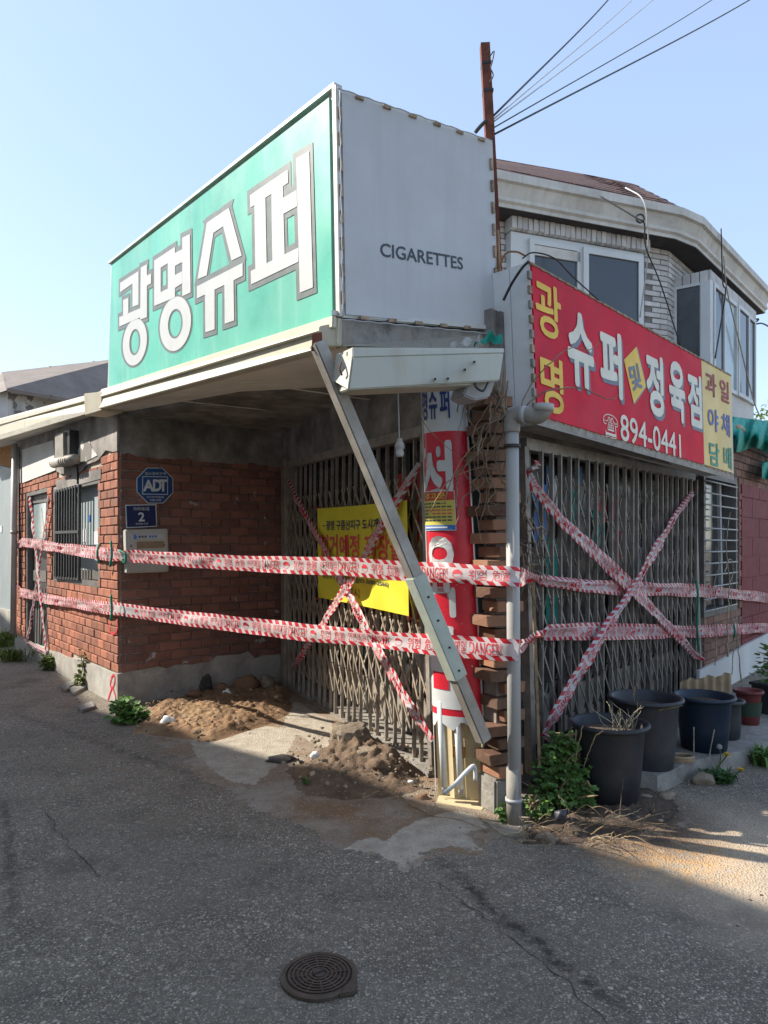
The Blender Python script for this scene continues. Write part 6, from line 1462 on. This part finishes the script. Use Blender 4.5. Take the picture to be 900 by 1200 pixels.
# dry creeper on the pier
r = random.Random(5); ln_ = []
for k in range(17):
    x, y = r.uniform(570, 596), r.uniform(405, 480); pts = []; d = 3.86
    for s_ in range(r.randrange(4, 8)):
        pts.append(P(x, y, d + r.uniform(-.04, .04))); x += r.gauss(-4, 13); y += r.uniform(12, 38); x = max(535, min(596, x))
    ln_.append(pts)
twigs('tangled dry creeper over the brick pier top', 'dry_vine', 'vine', ln_, .006, 'vine', .003, 1)
twigs('long dry creeper stem arching over the red sign end', 'dry_vine', 'vine', [[P(600, 510, 3.8), P(620, 455, 3.85), P(642, 428, 3.8), P(668, 408, 3.9), P(690, 410, 4.1), P(702, 402, 4.25)]], .007, 'vine', .002, 2)
twigs('lower dry creeper stem curving across the phone number side of the red sign', 'dry_vine', 'vine', [[P(602, 490, 3.8), P(625, 468, 3.78), P(645, 457, 3.8), P(680, 455, 3.95), P(712, 468, 4.2), P(725, 464, 4.35)]], .007, 'vine', .002, 3)
twigs('thin dry creeper stems crossing the pole sign', 'dry_vine', 'stem', [[P(480, 465, 3.85), P(500, 500, 3.85), P(525, 525, 3.86), P(545, 540, 3.86)], [P(505, 600, 3.84), P(520, 570, 3.82), P(540, 555, 3.82), P(565, 548, 3.84), P(590, 552, 3.86)], [P(520, 590, 3.82), P(530, 560, 3.82), P(548, 530, 3.83), P(570, 512, 3.85)]], .004, 'vine', .002, 4)
ln_ = []
for k in range(12):
    x, y = r.uniform(608, 620), r.uniform(560, 680); pts = []
    for s_ in range(5): pts.append(P(x, y, 4.15 + r.uniform(-.05, .05))); x += r.gauss(3, 8); y += r.gauss(10, 18); x = max(606, min(640, x))
    ln_.append(pts)
twigs('pale dry creeper caught on the left of the grey gate', 'dry_vine', 'vine', ln_, .006, 'vine', .003, 6)
twigs('bare creeper stems climbing the barred window', 'dry_vine', 'straw', [[RG.at(838, 780, .1), RG.at(840, 730, .1), RG.at(836, 690, .1), RG.at(843, 660, .1), RG.at(839, 640, .1)], [RG.at(852, 770, .1), RG.at(853, 720, .1), RG.at(855, 680, .1), RG.at(851, 640, .1), RG.at(856, 600, .1)], [RG.at(858, 790, .1), RG.at(861, 740, .1), RG.at(857, 715, .1), RG.at(859, 670, .1)], [RG.at(849, 670, .1), RG.at(855, 655, .1), RG.at(859, 668, .1), RG.at(854, 690, .1)], [RG.at(868, 800, .25), RG.at(865, 750, .2), RG.at(862, 715, .15)]], .008, 'vine', .004, 7)
ln_ = []
for k in range(38):
    x, y = r.uniform(606, 735), r.uniform(955, 998); a = G(x, y, .02); b = G(x + r.gauss(30, 30), min(1000, max(940, y + r.gauss(-4, 12))), .02 + abs(r.gauss(0, .04))); ln_.append([a, (a + b) / 2 + Vector((0, 0, abs(r.gauss(0, .03)))), b])
twigs('litter of dry twigs below the green bush and black pot', 'twig_litter', 'stem', ln_, .0032, 'twigs', .001, 8)
ln_ = []
for k in range(14):
    a = G(r.uniform(660, 770), r.uniform(950, 985), .02); b = a + Vector((r.gauss(.05, .12), r.gauss(0, .08), abs(r.gauss(.05, .09)))); ln_.append([a, (a + b) / 2 + Vector((0, 0, .03)), b])
twigs('brittle reddish twigs leaning on the black pot', 'twig_litter', 'vine', ln_, .0028, 'twigs', .002, 9)
twigs('pale bent stick lying by the downpipe foot', 'dry_branch', 'straw', [[G(590, 978, .02), G(610, 975, .03), G(618, 966, .05)], [G(566, 960, .02), G(585, 975, .02), G(596, 978, .02)]], .006, 'stick', .002, 10)
twigs('long thin dry root across the cement patch', 'dry_branch', 'stem', [[G(425, 935, .05), G(455, 925, .05), G(480, 942, .02), G(505, 955, .02), G(540, 962, .02), G(575, 975, .02)], [G(500, 955, .02), G(510, 945, .04), G(507, 938, .05)]], .0035, 'root', .002, 11)
twigs('forked dry twig lying at the road edge before the bush', 'dry_branch', 'straw', [[G(690, 990, .01), G(700, 980, .03), G(740, 985, .02)], [G(700, 980, .03), G(725, 990, .02)], [G(712, 960, .05), G(735, 955, .06), G(752, 948, .03)]], .0035, 'stick', .002, 12)
ln_ = []
for k in range(26):
    b = Vector((1.36, 4.05, .42)) + Vector((r.gauss(0, .05), r.gauss(0, .04), 0)); e = b + Vector((r.gauss(.0, .07), r.gauss(0, .05), r.uniform(.06, .19))); ln_.append([b, (b + e) / 2 + Vector((r.gauss(0, .02), 0, 0)), e])
twigs('bleached dead stems standing in the big black pot', 'dead_plant', 'straw', ln_, .003, 'dead plant', .0025, 13)
twigs('thin brown stems hanging down the front of the black pot', 'dead_plant', 'stem', [[P(683, 850, 3.9), P(676, 880, 3.9), P(674, 897, 3.92)], [P(706, 857, 3.88), P(696, 866, 3.88), P(683, 900, 3.9)]], .004, 'dead plant', .002, 14)
twigs('thin dry stems sticking out of the charcoal pot', 'dead_plant', 'stem', [[P(742, 828, 4.4), P(744, 805, 4.38), P(743, 812, 4.36)], [P(744, 830, 4.35), P(742, 812, 4.35), P(745, 800, 4.33)], [P(770, 832, 4.3), P(795, 828, 4.28), P(801, 827, 4.27)]], .006, 'dead plant', .002, 15)
# stained cardboard behind the navy pot
cb = MB().grid(lambda a, b: Vector((2.14 + .52 * a, 5.12 + .3 * a + .018 * math.sin(a * 38), .42 + .095 * b * (.8 + .3 * abs(math.sin(a * 9))) - .1 * a * (1 - b))), 60, 4).build('cardboard_sheet', 'cardboard', None); tag(cb, 'stained corrugated cardboard standing behind the navy pot', 'cardboard')
hb_ = thing('hose_coil', 'flattened pale hose coil lying between the charcoal and navy pots', 'hose', G(798, 892, .1))
for k in range(3): MB().tube([G(798, 890 - k * 2, .115 + k * .012) + Vector((.08 * math.cos(t * .35), .05 * math.sin(t * .35), 0)) for t in range(19)], .009, 6).build('loop', 'cardboard', hb_, True)
bag = rock('small crumpled dark plastic bag caught in the bush', 657, 955, .03, .024, .03, 'pot_grey', 71, .1, name='plastic_bag', cat='bag')

# tree showing above the netting on the right
tr = thing('tree', 'small green tree top showing above the netting at right', 'tree', P(890, 640, 16))
mb = MB(); sm = MB(); r = random.Random(77); tb = P(905, 640, 16); tb.z = 0
for c, rad, n in (((8.75, 16, 4.2), .55, 260), ((9.4, 16.3, 4.5), .6, 260), ((8.2, 16, 3.9), .4, 120), ((9.9, 16, 4.0), .6, 200), ((9.0, 16.4, 3.6), .7, 220)):
    for _ in range(n):
        d = Vector((r.gauss(0, 1), r.gauss(0, 1), r.gauss(0, 1))).normalized() * rad * r.random() ** .5; leaf(mb, Vector(c) + d, Vector((r.gauss(0, 1), r.gauss(0, 1), r.gauss(0, .6))), Vector((r.gauss(0, .5), r.gauss(0, .5), 1)), .13, .06)
    sm.tube(bez([(9.0, 16.2, 2.2), ((9.0 + c[0]) / 2, 16.2, 3.1), c], 4), [.05] * 4 + [.03] * 4 + [.01], 6)
sm.tube([(9.0, 16.2, 0), (9.0, 16.2, 2.3)], [.09, .06], 8)
mb.build('crown', 'grassy', tr, recalc=False); sm.build('trunk', 'stem', tr, True)

# ------------------------------------------------------------------ house across the street (left, outside the frame; it shades the road)
HN = 6.5; sh_ = SUN_DIR * (HN / math.tan(SUN_EL))
fr_ = [Vector(q) + sh_ for q in ((-6.0, 11.9, 0), (-4.5, 9.45, 0), (-2.62, 6.42, 0), (1.29, 3.29, 0), (8.0, -4.5, 0))]
nh = thing('neighbour_house', 'beige rendered house across the street casting shade on the road', 'house', fr_[2])
bk_ = [Vector((fr_[-1].x - 6, fr_[-1].y - 8, 0)), Vector((fr_[0].x - 12, fr_[0].y - 6, 0))]
MB().prism(fr_ + bk_, Vector((0, 0, HN - .2))).build('wall', 'neighbour', nh)
MB().prism([p + Vector((0, 0, HN - .2)) for p in fr_ + bk_], Vector((0, 0, .2))).build('roof', 'roof_grey', nh)
for a, b, n in ((fr_[2], fr_[3], 2), (fr_[3], fr_[4], 3), (fr_[1], fr_[2], 1)):
    t = (b - a).normalized(); nn = Vector((-t.y, t.x, 0))
    for k in range(n):
        for z in (1.0, 3.9):
            p = a.lerp(b, (k + .5) / n) + nn * .012 + Vector((0, 0, z)); MB().prism([p - t * .6, p + t * .6, p + t * .6 + Vector((0, 0, 1.3)), p - t * .6 + Vector((0, 0, 1.3))], nn * .02).build('window', 'glass', nh)
